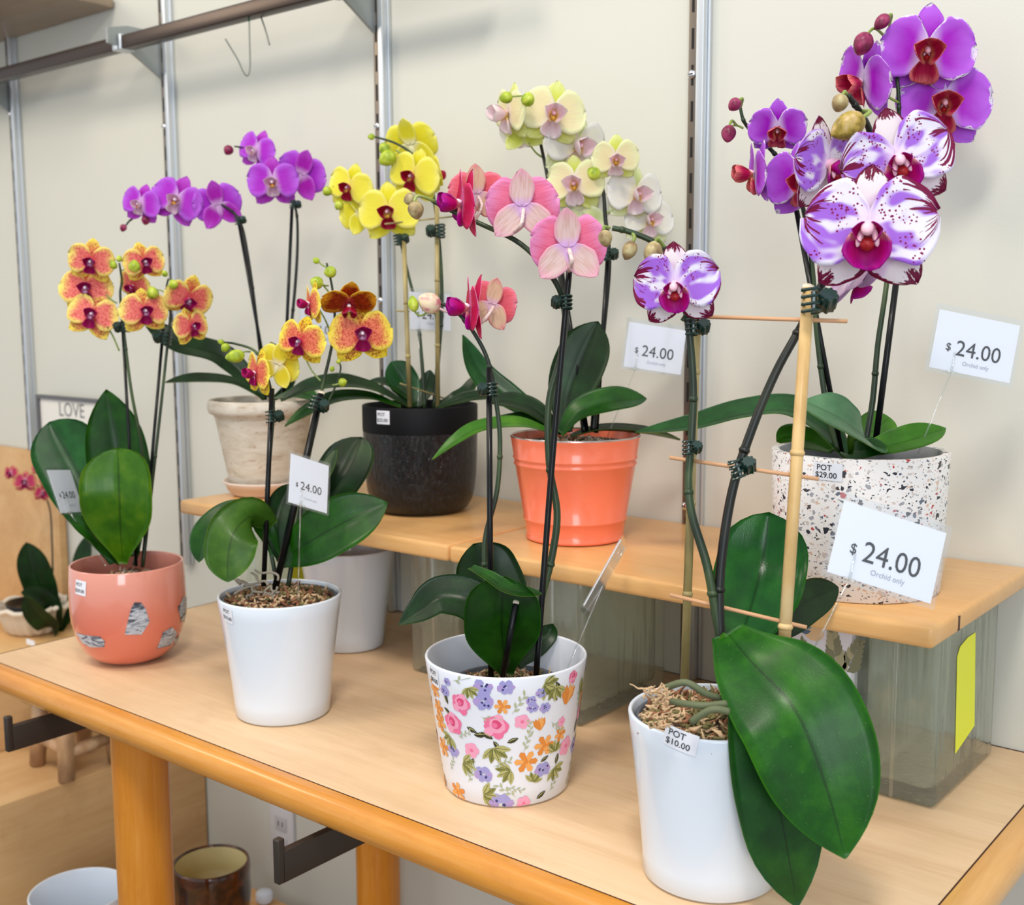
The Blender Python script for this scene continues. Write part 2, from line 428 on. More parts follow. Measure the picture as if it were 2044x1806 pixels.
def pm_peach(name, base, edge, net, dens=.5, e0=.55):
    n = NT(name); q, u, v, av, e, w = pcoord(n)
    nz = n.noise(q, 5, 2, w=w)
    col = n.mix(n.step(n.M('ADD', e, n.M('MULTIPLY', n.M('SUBTRACT', nz, .5), .3)), e0, .92), lin(base), lin(edge))
    col = n.mix(n.M('MULTIPLY', n.step(u, .3, .05), .8), col, lin((226, 60, 92)))
    nt = n.noise(q, 15, 3, .7, 1.2, w=w)
    m = n.M('MULTIPLY', n.step(nt, .56 - .1 * dens, .62 - .08 * dens), n.step(e, 1.0, .72))
    col = n.mix(n.M('MULTIPLY', m, .85), col, lin(net))
    return petal_out(n, col)
def pm_violet(name, back=False):
    n = NT(name); q, u, v, av, e, w = pcoord(n)
    nz = n.noise(q, 4, 2, w=w)
    col = n.mix(n.step(n.M('ADD', e, n.M('MULTIPLY', nz, .25)), .45, 1.05), lin((178, 24, 208)), lin((196, 104, 236)))
    col = n.mix(n.step(u, .36, .04), col, lin((228, 214, 246)))
    wav = n.noise(q, 6, 3, w=w); tip = n.M('ADD', e, n.M('MULTIPLY', n.M('SUBTRACT', wav, .5), .42))
    col = n.mix(n.step(tip, .93, .98), col, lin((240, 234, 250)))
    st = n.noise(n.comb(n.M('MULTIPLY', u, 2.0), n.M('MULTIPLY', v, 20.0)), 1.4, 1, w=w)
    col = n.mix(n.M('MULTIPLY', n.M('GREATER_THAN', st, .57), n.step(tip, .97, 1.0)), col, lin((86, 6, 72)))
    return petal_out(n, col)
def pm_harle(name, sepal=False):
    n = NT(name); q, u, v, av, e, w = pcoord(n)
    lo = n.noise(q, 2.6, 1, w=w)
    if sepal:
        col = n.mix(n.step(lo, .5, .7), lin((238, 230, 232)), lin((224, 196, 226)))
        st = n.noise(n.comb(n.M('MULTIPLY', u, 5.0), n.M('MULTIPLY', v, 7.0)), 1.6, 2, .6, .4, w=w)
        t = n.M('ADD', e, n.M('MULTIPLY', n.M('SUBTRACT', st, .5), .55))
        col = n.mix(n.step(t, .83, .85), col, lin((112, 8, 54)))
    else:
        band = n.noise(n.comb(n.M('MULTIPLY', u, 1.2), n.M('MULTIPLY', v, 3.0)), 1.7, 1, w=w)
        col = n.mix(n.step(band, .43, .57), lin((238, 236, 250)), lin((168, 108, 224)))
        col = n.mix(n.step(u, .3, .05), col, lin((236, 222, 248)))
        vo = n.vor(n.comb(n.sep(q)[0], n.sep(q)[1], w), 17, 'F1', 1.0)
        clump = n.noise(q, 4.2, 1, w=n.M('ADD', w, 9.0))
        sp = n.M('MULTIPLY', n.M('LESS_THAN', vo.outputs[0], .30), n.M('MULTIPLY', n.M('GREATER_THAN', clump, .50), n.M('MULTIPLY', n.M('GREATER_THAN', u, .20), n.M('LESS_THAN', u, .72))))
        col = n.mix(sp, col, lin((136, 10, 84)))
        st = n.noise(n.comb(n.M('MULTIPLY', u, 1.6), n.M('MULTIPLY', v, 17.0)), 1.3, 1, w=w)
        reg = n.noise(n.comb(0.0, n.M('MULTIPLY', v, 3.0)), 1.2, 0, w=n.M('ADD', w, 4.0))
        t = n.M('ADD', n.M('MULTIPLY', st, .9), n.M('ADD', n.M('MULTIPLY', n.M('SUBTRACT', u, .8), .55), n.M('MULTIPLY', n.M('SUBTRACT', reg, .5), .7)))
        col = n.mix(n.M('MULTIPLY', n.M('GREATER_THAN', t, .52), n.M('GREATER_THAN', u, .60)), col, lin((122, 8, 66)))
    return petal_out(n, col, .22)
STY = {}
m_lipw = pm_plain('lip_white_orange', (232, 196, 226), (240, 226, 240), (214, 110, 60), (206, 60, 90), .35)
m_lipm = pm_plain('lip_magenta', (172, 8, 92), (206, 30, 130), (236, 190, 230), (120, 0, 60), .4, .8)
m_lipr = pm_plain('lip_crimson', (176, 14, 52), (204, 60, 96), (240, 210, 120), (120, 0, 30), .4, .8)
m_lippale = pm_plain('lip_pale_pink', (248, 226, 234), (250, 240, 240), (244, 210, 70), (238, 196, 218), .25, .5, .4)
m_lipv = pm_plain('lip_red_orange', (196, 24, 84), (238, 130, 130), (236, 150, 110), (130, 4, 34), .5, .6)
m_liph = pm_plain('lip_hot_magenta', (196, 6, 112), (180, 4, 150), (246, 190, 176), (150, 6, 90), .3, .5)
m_colw = simple('white_column', (246, 232, 244), .35); m_colp = simple('blush_column', (240, 190, 206), .35)
m_coly = simple('yellow_callus', (240, 190, 70), .4)
m_throat = simple('red_throat', (150, 14, 24), .4)
def sty(k, pf, pb, sf, sb, lip, colm, **kw): STY[k] = dict(pf=pf, pb=pb, sf=sf, sb=sb, lip=lip, col=colm, **kw)
_pp = pm_plain('purple_petal', (192, 54, 216), (200, 110, 236), (232, 196, 240), (164, 30, 200), .35, .5)
_ps = pm_plain('purple_sepal', (184, 34, 190), (204, 90, 222), (222, 180, 230), (150, 20, 164), .35, .5)
sty('purple', _pp, _pp, _ps, _ps, m_lipw, m_colw)
_e1 = pm_peach('peach_petal', (244, 138, 128), (250, 234, 130), (204, 44, 50), .55, .55); _e2 = pm_peach('peach_sepal', (240, 146, 104), (250, 232, 100), (178, 26, 34), .85, .40)
sty('peach', _e1, _e1, _e2, _e2, m_lipm, m_colw)
_e3 = pm_peach('orange_petal', (244, 144, 108), (252, 236, 96), (200, 48, 40), .7, .52); _e4 = pm_peach('orange_sepal', (236, 150, 74), (250, 230, 60), (150, 24, 14), .95, .25)
sty('orange', _e3, _e3, _e4, _e4, m_lipm, m_colw)
_e5 = pm_peach('rust_petal', (176, 62, 18), (236, 176, 40), (112, 16, 6), .95, .6)
sty('rust', _e5, _e3, _e5, _e3, m_lipr, m_colw)
_yb = pm_plain('yellow_back', (238, 230, 60), (246, 242, 120), (246, 244, 210), (222, 210, 40), .2, .6)
sty('peachback', _e3, _yb, _e3, _yb, m_lipm, m_colw)
_y1 = pm_plain('yellow_petal', (246, 238, 84), (248, 242, 140), (248, 236, 120), (234, 220, 50), .3, .7)
_y2 = pm_plain('yellow_sepal', (232, 224, 44), (242, 238, 120), (236, 220, 60), (206, 196, 20), .3, .6)
sty('yellow', _y1, _yb, _y2, _yb, m_lipr, m_colp)
_c1 = pm_plain('cream_petal', (244, 234, 186), (242, 246, 196), (246, 236, 226), (240, 208, 190), .3, .5)
_c2 = pm_plain('lime_sepal', (222, 228, 104), (236, 240, 170), (236, 234, 160), (206, 214, 90), .3, .5)
_c3 = pm_plain('white_petal', (240, 240, 232), (240, 240, 236), (240, 236, 214), (232, 226, 236), .3, .6)
sty('cream', _c1, _c3, _c2, _c2, m_lippale, m_colp, lipw=1.35)
_c4 = pm_plain('pale_white_petal', (236, 234, 222), (238, 238, 232), (238, 232, 200), (230, 222, 234), .35, .6)
_c5 = pm_plain('pale_lime_sepal', (228, 236, 170), (238, 242, 210), (238, 238, 200), (214, 222, 140), .3, .5)
sty('white', _c4, _c4, _c5, _c5, m_lippale, m_colp, lipw=1.25)
_k1 = pm_plain('hot_pink_front', (206, 14, 84), (224, 40, 110), (236, 120, 180), (170, 6, 60), .35, .7)
_k2 = pm_plain('pink_back', (246, 130, 168), (238, 160, 214), (226, 160, 246), (230, 92, 138), .5, .55)
_k3 = pm_plain('blush_sepal_back', (238, 214, 210), (242, 184, 206), (226, 186, 244), (214, 168, 150), .55, .6)
sty('pink', _k1, _k2, _k1, _k3, m_liph, m_colw)
_k4 = pm_plain('coral_pink_back', (240, 116, 130), (240, 140, 160), (240, 200, 220), (226, 80, 104), .5, .7)
_k5 = pm_plain('cream_sepal_back', (234, 208, 176), (238, 160, 160), (232, 200, 226), (206, 160, 130), .5, .7)
sty('pink2', _k1, _k4, _k1, _k5, m_liph, m_colw)
_v = pm_violet('violet_petal'); _vb = pm_plain('violet_back', (170, 50, 190), (196, 110, 220), (220, 180, 240), (130, 10, 160), .3)
sty('violet', _v, _vb, _v, _vb, m_lipv, m_colp, lipw=1.25)
_h = pm_harle('harlequin_petal'); _hs = pm_harle('harlequin_sepal', True); _hb = pm_plain('harlequin_back', (226, 206, 226), (220, 180, 226), (232, 220, 240), (190, 140, 210), .4)
sty('harle', _h, _hb, _hs, _hb, m_liph, m_colp, biglip=True)
_d = pm_plain('dusty_pink_petal', (206, 60, 110), (226, 170, 120), (240, 180, 200), (170, 30, 70), .4, .6)
sty('dusty', _d, _d, _d, _d, m_lipm, m_colw)

# ------------------------------------------------------------------ flower and leaf builders
def blade(L, hw, d, a, ex, z0=0.0, bend=-.1, cup=.1, nu=12, nv=10, ruf=0.0, tilt=0.0, fold=0.0, th=.006, seed=0, ax=0.0, notch=0.0):
    """a petal in flower space: starts at d0, runs along the unit direction d (2D, in the face plane), front = +z"""
    V = []; pv = []; fl = []; d = Vector((d[0], d[1], 0)).normalized(); s = Vector((-d.y, d.x, 0))
    rr = random.Random(seed); ph = rr.uniform(0, 6)
    for lay in (0, 1):
        for i in range(nu + 1):
            u = i / nu; w = hw * max(0.0, math.sin(math.pi * min(.9995, max(.0, .03 + .968 * u)) ** a)) ** ex
            wl_ = 1 + .035 * math.sin(u * 9 + ph) + .02 * math.sin(u * 17 + ph * 2); wr_ = 1 + .035 * math.sin(u * 8 + ph * 1.7) + .02 * math.sin(u * 19 + ph)
            for j in range(nv + 1):
                v = -1 + 2 * j / nv
                x = u * L * (1 + notch * (abs(v) - .5) * u) * (1 + .02 * math.sin(v * 5 + ph)); y = v * w * (wl_ if v < 0 else wr_)
                z = z0 + bend * L * u * u + cup * L * (v * v) * (w / max(hw, 1e-6)) + fold * L * abs(v) * (w / hw) + tilt * x
                z += ruf * L * math.sin(v * 7 + ph + u * 3) * (u ** 1.5) * abs(v)
                p = d * (x + ax) + s * y + Vector((0, 0, z - (th if lay else 0)))
                V.append(p); pv.append((u, v * .5 + .5)); fl.append((x / L, y / L))
    n1 = (nu + 1) * (nv + 1); F_ = []; fm = []
    for i in range(nu):
        for j in range(nv):
            q = (i * (nv + 1) + j, (i + 1) * (nv + 1) + j, (i + 1) * (nv + 1) + j + 1, i * (nv + 1) + j + 1)
            F_.append(q); fm.append(0); F_.append(tuple(k + n1 for k in reversed(q))); fm.append(1)
    rim = [i * (nv + 1) for i in range(nu + 1)] + [nu * (nv + 1) + j for j in range(1, nv + 1)] + [i * (nv + 1) + nv for i in range(nu - 1, -1, -1)] + [j for j in range(nv - 1, 0, -1)]
    for k in range(len(rim)):
        a_, b_ = rim[k], rim[(k + 1) % len(rim)]
        F_.append((b_, a_, a_ + n1, b_ + n1)); fm.append(1)
    return V, F_, fm, pv, fl

def join_blades(bl):
    V = []; F_ = []; fm = []; pv = []; fl = []
    for b in bl:
        k = len(V); V += b[0]; F_ += [tuple(i + k for i in q) for q in b[1]]; fm += b[2]; pv += b[3]; fl += b[4]
    return V, F_, fm, pv, fl

def flower(parent, px, py, d, size, yaw, pit, roll, style, k=None, lw=1.0, pw=1.0, droop=0.0, label=None, seed=None, sep=1.0, back=0.0):
    s = STY[style]; seed = seed if seed is not None else int(px * 7 + py)
    rr = random.Random(seed)
    pos = C(px, py, d); B = -(ray(px, py).normalized()); U = (CU - B * CU.dot(B)).normalized(); Rt = U.cross(B)
    y_, p_ = R_(yaw), R_(pit)
    n = (Rt * math.sin(y_) * math.cos(p_) + U * math.sin(p_) + B * math.cos(y_) * math.cos(p_)).normalized()
    up = (U - n * U.dot(n)).normalized(); X = up.cross(n)
    rl = R_(roll); up2 = up * math.cos(rl) + X * math.sin(rl); X2 = up2.cross(n)
    sz = size * d / FP
    Mw = Matrix.Translation(pos) @ (Matrix((X2, up2, n)).transposed() * sz).to_4x4()
    Mw[3][3] = 1.0
    hi = size > 150
    nu, nv = (18, 16) if hi else (11, 10)
    def mk(name, bl, mats, par):
        V, F_, fm, pv, fl = join_blades(bl)
        return mesh(name, [Mw @ v for v in V], F_, mats, par, fm=fm, uvs={'pv': pv, 'flat': fl}, world=Mw)
    sb = []
    for ang, L, hw in ((90, .50 * sep, .175), (90 + 134, .52 * sep, .195), (90 - 134, .52 * sep, .195)):
        ang += rr.uniform(-4, 4); a = R_(ang)
        sb.append(blade(L, hw, (math.cos(a), math.sin(a)), .92, .62, -.05, -.09 + rr.uniform(-.06, .02) - droop * .2 + back, -.03, nu, nv, .015, seed=seed + int(ang)))
    fl = mk('flower', sb, [s['sf'], s['sb']], parent)
    for q, ang in enumerate((90 + 77, 90 - 77)):
        ang += rr.uniform(-5, 5); a = R_(ang)
        b = blade(.50, .325 * pw, (math.cos(a), math.sin(a)), 1.16, .50, .012, (-.09 + rr.uniform(-.06, .06)) + back, .05, nu, nv, .022, seed=seed + q * 13, notch=.05)
        mk('petal', [b], [s['pf'], s['pb']], fl)
    lb = []
    def turn(bl, M, off):
        return ([M @ v + Vector(off) for v in bl[0]],) + bl[1:]
    if s.get('biglip'):
        lb.append(turn(blade(.31, .175, (0, -1), .85, .46, 0, .30, .42, 10, 10, .0, seed=seed), Matrix.Rotation(R_(12), 3, 'X'), (0, .03, .05)))
        for sd in (1, -1): lb.append(turn(blade(.15, .075, (sd, .25), 1, .5, 0, .5, .5, 8, 6, 0, seed=seed), Matrix.Rotation(R_(-38 * sd), 3, 'Y'), (sd * .04, -.03, .06)))
    else:
        lk = 1.45 * lw * s.get('lipw', 1.0)
        lb.append(turn(blade(.175 * lk, .086 * lk, (0, -1), 1.35, .7, 0, .18, .4, 9, 8, .04, seed=seed), Matrix.Rotation(R_(30), 3, 'X'), (0, -.02, .06)))
        for sd in (1, -1): lb.append(turn(blade(.17 * lk, .075 * lk, (sd, .30), .95, .5, 0, .30, .45, 8, 6, 0, seed=seed), Matrix.Rotation(R_(-46 * sd), 3, 'Y') @ Matrix.Rotation(R_(8), 3, 'X'), (sd * .03, -.02, .04)))
    mk('lip', lb, [s['lip'], s['lip']], fl)
    c = MB()
    cs = 1.7 if s.get('biglip') else 1.0
    c.ball((0, .018, .075), (.036 * cs, .062 * cs), Vector((0, .2, 1)), 8, 0)
    c.ball((0, .01, .12 + .03 * cs), (.030 * cs, .036 * cs), Vector((0, -.6, 1)), 8, 0)
    c.ball((0, -.060 * cs, .095 * (cs * .5 + .5)), (.034 * cs, .030 * cs), Vector((0, 0, 1)), 6, 1)
    if cs > 1:
        for sd in (1, -1): c.ball((sd * .055, -.05, .12), (.026, .075), Vector((sd * .25, -1, .2)), 8, 0)
    c.v = [Mw @ v for v in c.v]
    cm = m_throat if style in ('violet', 'harle') else (m_coly if style in ('cream', 'white', 'yellow', 'purple') else s['lip'])
    c.build('column', [s['col'], cm], fl, world=Mw)
    if label: fl['label'] = label
    return fl

def leaf(parent, pts, wpx, nrm, mat=None, fold=.12, base=.28, tip=.55, mx=.55, undul=0.0, name='leaf', under=None, curl=0.0, kk=7, th=.0022):
    """pts: (px,py,depth) midrib; wpx: full width in pixels at the widest; nrm: camera-space normals (right, up, towards) - one or one per point"""
    mat = mat or m_leaf
    if isinstance(nrm[0], (int, float)): nrm = [nrm] * len(pts)
    ctl = [tuple(C(*p)) + tuple(CV(*n)) for p, n in zip(pts, nrm)]
    sp = spline(ctl, kk); N = len(sp); dm = sum(p[2] for p in pts) / len(pts); Wm = wpx * dm / FP
    P = [Vector(q[:3]) for q in sp]
    cum = [0]
    for i in range(1, N): cum.append(cum[-1] + (P[i] - P[i - 1]).length)
    nv = 10; V = []; pv = []; flt = []
    for lay in (0, 1):
        for i in range(N):
            u = cum[i] / cum[-1]; t = (P[min(i + 1, N - 1)] - P[max(i - 1, 0)]).normalized()
            n = Vector(sp[i][3:]); n = (n - t * n.dot(t)).normalized(); s = t.cross(n)
            if u < mx: w = base + (1 - base) * math.sin(math.pi / 2 * u / mx) ** 1.3
            else: w = max(0.0, math.cos(math.pi / 2 * ((u - mx) / (1 - mx)) ** (1.35 + tip))) ** (.95 - .28 * tip)
            w = max(w, .015)
            for j in range(nv + 1):
                v = -1 + 2 * j / nv
                h = fold * Wm * abs(v) * w + curl * Wm * v * v * w - .02 * Wm * w * math.exp(-(v / .12) ** 2)
                h += undul * Wm * math.sin(u * 9 + v * 1.5) * abs(v)
                V.append(P[i] + s * (v * w * Wm / 2) + n * (h - (th * (.35 + .65 * (1 - abs(v) ** 3)) if lay else 0)))
                pv.append((u, v * .5 + .5)); flt.append((cum[i] * 8, v * w * Wm * 4))
    n1 = N * (nv + 1); F_ = []; fm = []
    for i in range(N - 1):
        for j in range(nv):
            q = (i * (nv + 1) + j, i * (nv + 1) + j + 1, (i + 1) * (nv + 1) + j + 1, (i + 1) * (nv + 1) + j)
            F_.append(tuple(reversed(q))); fm.append(0); F_.append(tuple(k + n1 for k in q)); fm.append(1)
    rim = [i * (nv + 1) for i in range(N)] + [(N - 1) * (nv + 1) + j for j in range(1, nv + 1)] + [i * (nv + 1) + nv for i in range(N - 2, -1, -1)] + [j for j in range(nv - 1, 0, -1)]
    for k in range(len(rim)):
        a_, b_ = rim[k], rim[(k + 1) % len(rim)]
        F_.append((a_, b_, b_ + n1, a_ + n1)); fm.append(1)
    return mesh(name, V, F_, [mat, under or m_leafund], parent, fm=fm, uvs={'pv': pv, 'flat': flt})

def stem(parent, paths, r=.0024, name='flower_spike', mat=None, ped=None, nodes=()):
    """paths: list of (pts, r0, r1, material index)"""
    b = MB()
    for pts, r0, r1, mi in paths:
        P = SC(pts, 6); n = len(P)
        rad = [r0 + (r1 - r0) * i / (n - 1) for i in range(n)]
        b.tube(P, rad, 9, mi)
        if mi == 0:
            for q in range(9, n - 3, 13):                     # nodes on the spike
                t = (P[q + 1] - P[q - 1]).normalized()
                b.tube([P[q] - t * .003, P[q], P[q] + t * .003], [rad[q] * 1.0, rad[q] * 1.28, rad[q] * 1.02], 9, mi)
    return b.build(name, [mat or m_stem, ped or m_ped], parent)
def stake(parent, a, b, r=.0026, mat=None, cut=False, name='support_stake', mid=None, knots=()):
    P = [C(*a)] + ([C(*mid)] if mid else []) + [C(*b)]
    if mid: P = [Vector(q) for q in spline([tuple(p) for p in P], 6)]
    m = MB(); m.tube(P, r, 12, 0, cap=True)
    if cut:
        t = (P[-1] - P[-2]).normalized(); e = P[-1]
        q = (t * .75 + CV(0, 0, .65)).normalized()             # a slanting cut
        m.lathe([(1e-5, -.0006), (r * 1.02, -.0006), (r * 1.02, .0006), (1e-5, .0006)], e + t * .0004, 16, 1, axis=q)
    for k in knots:
        L = P[0].lerp(P[-1], k) if not mid else P[int(k * (len(P) - 1))]; t = (P[-1] - P[0]).normalized()
        m.tube([L - t * .003, L - t * .0008, L + t * .0008, L + t * .003], [r, r * 1.22, r * 1.22, r], 12, 0)
    return m.build(name, [mat or m_blackst, m_cut], parent)
def clip(parent, px, py, d, wpx=46, ang=0, side=1, name='plant_clip'):
    c = C(px, py, d); s = wpx * d / FP; a = R_(ang)
    X = (CV(math.cos(a), math.sin(a), 0)); Y = CV(-math.sin(a), math.cos(a), 0); Z = CV(0, 0, 1)
    b = MB()
    for k in (-.26, -.09, .09, .26):                           # claw bands round the stem
        pts = []
        for q in range(15):
            th = -2.2 + q * 4.9 / 14
            pts.append(c + X * (side * -.14 * s + math.cos(th) * .24 * s) + Z * math.sin(th) * .24 * s + Y * (k * s + .02 * s * math.sin(th * 2)))
        b.tube(pts, .045 * s, 6)
    b.tube([c - X * side * .1 * s - Y * .2 * s + Z * .2 * s, c - X * side * .1 * s + Y * .2 * s + Z * .2 * s], .06 * s, 6)
    ctr = c + X * side * .28 * s
    prof = [(.001, -.24), (.20, -.24), (.23, -.20), (.23, .20), (.20, .24), (.001, .24)]
    b.lathe([(r * s, z * s) for r, z in prof], ctr, 36, 0, wob=lambda th, z: 1 + .09 * (1 if int(th / math.pi * 9) % 2 else -1), axis=(Z * .75 + Y * .6))
    return b.build(name, m_clip, parent, smooth='auto')
def bud(parent, px, py, d, L, wd_, ang, mat, to=None, ped=None, name='bud', toward=0.0, pr=.0012):
    c = C(px, py, d); Lm = L * d / FP; wm = wd_ * d / FP; a = R_(ang)
    ax = CV(math.cos(a), math.sin(a), toward).normalized()     # points at the bud's tip
    prof = []
    for i in range(13):
        t = i / 12; r = wm / 2 * (math.sin(math.pi * min(1, t * 1.0) ** .85)) ** .62 if 0 < t < 1 else 1e-4
        prof.append((max(r, 1e-4), -Lm / 2 + Lm * t))
    b = MB(); b.lathe(prof, c, 18, 0, wob=lambda th, z: 1 - .07 * abs(math.cos(th * 1.5)) ** 8, axis=ax)
    o = b.build(name, mat, parent)
    if to:
        p0 = c - ax * Lm * .46; e = C(to[0], to[1], to[2] if len(to) > 2 else d)
        p1 = p0 - ax * (e - p0).length * .45
        P = [Vector(q) for q in spline([tuple(p0), tuple((p0 + p1) / 2 * .5 + p1 * .25 + e * .25), tuple(e)], 6)]
        m = MB(); m.tube(P, pr, 7); m.build('pedicel', ped or m_ped, o)
    return o
def pedicel(fl, pts, r=.0013, mat=None):
    m = MB(); m.tube(SC(pts, 6), r, 8); return m.build('pedicel', mat or m_ped, fl)

def moss(parent, c, r, z, h=.012, n=260, mats=None, seed=1, name='potting_moss', fib=1.0):
    n = int(n * 1.5)
    rr = random.Random(seed); b = MB(); c = Vector((c[0], c[1], 0))
    prof = [(r, z - .012), (r, z)] + [(r * (1 - t), z + h * (1 - (1 - t) ** 2)) for t in (.2, .45, .7, .999)]
    b.lathe(prof, c, 28, 0)
    for i in range(n):
        rad = r * math.sqrt(rr.random()) * .98; th = rr.uniform(0, 6.28); q = 1 - rad / r
        p = c + Vector((rad * math.cos(th), rad * math.sin(th), z + h * (1 - (1 - q) ** 2) + rr.uniform(-.001, .003)))
        dr = Vector((rr.gauss(0, 1), rr.gauss(0, 1), rr.gauss(0, .45))).normalized(); l = rr.uniform(.004, .011) * fib
        sd = Vector((rr.gauss(0, 1), rr.gauss(0, 1), rr.gauss(0, .8))).normalized() * l * .5
        w = rr.uniform(.0007, .0024)
        b.tube([p, p + dr * l * .5 + sd * .5, p + dr * l + Vector((0, 0, .001))], [w, w * 1.2, w * .3], 4, 1 + rr.randrange(3))
    return b.build(name, mats or M_MOSS, parent, kind='stuff')
M_MOSS = [simple('dark_bark', (66, 46, 34), .9), simple('tan_moss', (206, 174, 136), .9), simple('brown_bark', (142, 96, 68), .9), simple('olive_moss', (116, 108, 66), .9)]
M_MOSSG = [simple('dark_bark_grey', (50, 40, 34), .9), simple('grey_root', (176, 164, 144), .8), simple('bark_brown', (110, 74, 52), .9), simple('bark_tan', (168, 138, 104), .9)]

# ------------------------------------------------------------------ pots
class Pot:
    def __init__(s, c, z0, prof): s.c = Vector((c[0], c[1], z0)); s.prof = prof; s.z0 = z0
    def rad(s, z):
        p = s.prof
        for (r0, a), (r1, b) in zip(p, p[1:]):
            if a <= z <= b and b > a: return r0 + (r1 - r0) * (z - a) / (b - a)
        return p[-1][0]
    def S(s, th, z, off=.0):
        r = s.rad(z) + off; return Vector((s.c.x + r * math.cos(th), s.c.y + r * math.sin(th), s.c.z + z))
    def at(s, px, py):                                          # pixel -> (theta, z) on the pot's skin
        rd = ray(px, py); t = depth(s.c) - .16; H = s.prof[-1][1]
        last = None
        while t < depth(s.c) + .05:
            p = CAM + rd * t; z = p.z - s.z0
            if 0 <= z <= H + .002:
                rr = math.hypot(p.x - s.c.x, p.y - s.c.y)
                if last is None or rr < last[0]: last = (rr, p, z)
                if rr <= s.rad(min(z, H)): break
            t += .0006
        rr, p, z = last
        return math.atan2(p.y - s.c.y, p.x - s.c.x), min(max(z, 0), H)
def potmesh(pot, thick, depth_in, mats, name, parent, mi_out=0, mi_in=0, rim_r=.0015, n=96, extra=None, rimmi=None):
    p = [(1e-4, 0.0)] + pot.prof[:]; H = pot.prof[-1][1]; R0 = pot.prof[-1][0]
    k = len(p) - 1
    p += [(R0 - thick * .15, H + rim_r * .8), (R0 - thick * .5, H + rim_r), (R0 - thick * .85, H + rim_r * .8), (R0 - thick, H)]
    zi = H
    for q in range(1, 6):
        zz = H - depth_in * q / 5; p.append((pot.rad(zz) - thick, zz))
    p.append((1e-4, H - depth_in))
    b = MB()
    b.lathe(p, pot.c, n, 0, mifn=lambda i: mi_out if i < k else ((rimmi if rimmi is not None else mi_in) if i < k + 4 else mi_in))
    if extra: extra(b)
    return b
def patch(b, pot, th0, z0, poly, mi, off=.0005, rot=0.0, sc=1.0, sub=None):
    """a printed shape: polygon in metres about (th0, z0), laid on the pot's curved skin"""
    c_, s_ = math.cos(rot), math.sin(rot)
    P = [((x * c_ - y * s_) * sc, (x * s_ + y * c_) * sc) for x, y in poly]
    cx = sum(p[0] for p in P) / len(P); cy = sum(p[1] for p in P) / len(P)
    r = pot.rad(z0); ext = max(math.hypot(x - cx, y - cy) for x, y in P)
    rings = sub or (1 if ext < .004 else (2 if ext < .009 else 5))
    def mp(x, y): return pot.S(th0 + x / r, min(max(z0 + y, .0004), pot.prof[-1][1]), off)
    V = [mp(cx, cy)]; F_ = []; n = len(P)
    for k in range(1, rings + 1):
        for x, y in P: V.append(mp(cx + (x - cx) * k / rings, cy + (y - cy) * k / rings))
    for i in range(n):
        F_.append((0, 1 + i, 1 + (i + 1) % n))
        for k in range(1, rings):
            a = 1 + (k - 1) * n; c = 1 + k * n
            F_.append((a + i, c + i, c + (i + 1) % n, a + (i + 1) % n))
    b.add(V, F_, mi)
def densify(P, k):
    out = []
    for i in range(len(P)):
        a, c = P[i], P[(i + 1) % len(P)]
        for j in range(k): out.append((a[0] + (c[0] - a[0]) * j / k, a[1] + (c[1] - a[1]) * j / k))
    return out
def sticker(pot, parent, px, py, w, h, l1, l2, rot=0.0, size=.0085):
    th, z = pot.at(px, py); r = pot.rad(z); c_, s_ = math.cos(rot), math.sin(rot)
    def fn(off):
        return lambda x, y: pot.S(th + (x * c_ - y * s_) / r, z + x * s_ + y * c_, off)
    b = MB(); n = 10; f0 = fn(.0006); V = []
    for i in range(n + 1):
        for yy in (-h / 2, 0, h / 2): V.append(f0(-w / 2 + w * i / n, yy))
    F_ = []
    for i in range(n):
        for k in (0, 1): F_.append((i * 3 + k, (i + 1) * 3 + k, (i + 1) * 3 + k + 1, i * 3 + k + 1))
    b.add(V, F_)
    st = b.build('price_sticker', m_paper, parent)
    lettering('lettering', [(l1, size, -w * .12, h * .2, .00008), (l2, size, -w * .05, -h * .22, .00008)], fn(.0009), [m_ink], st)
    return st

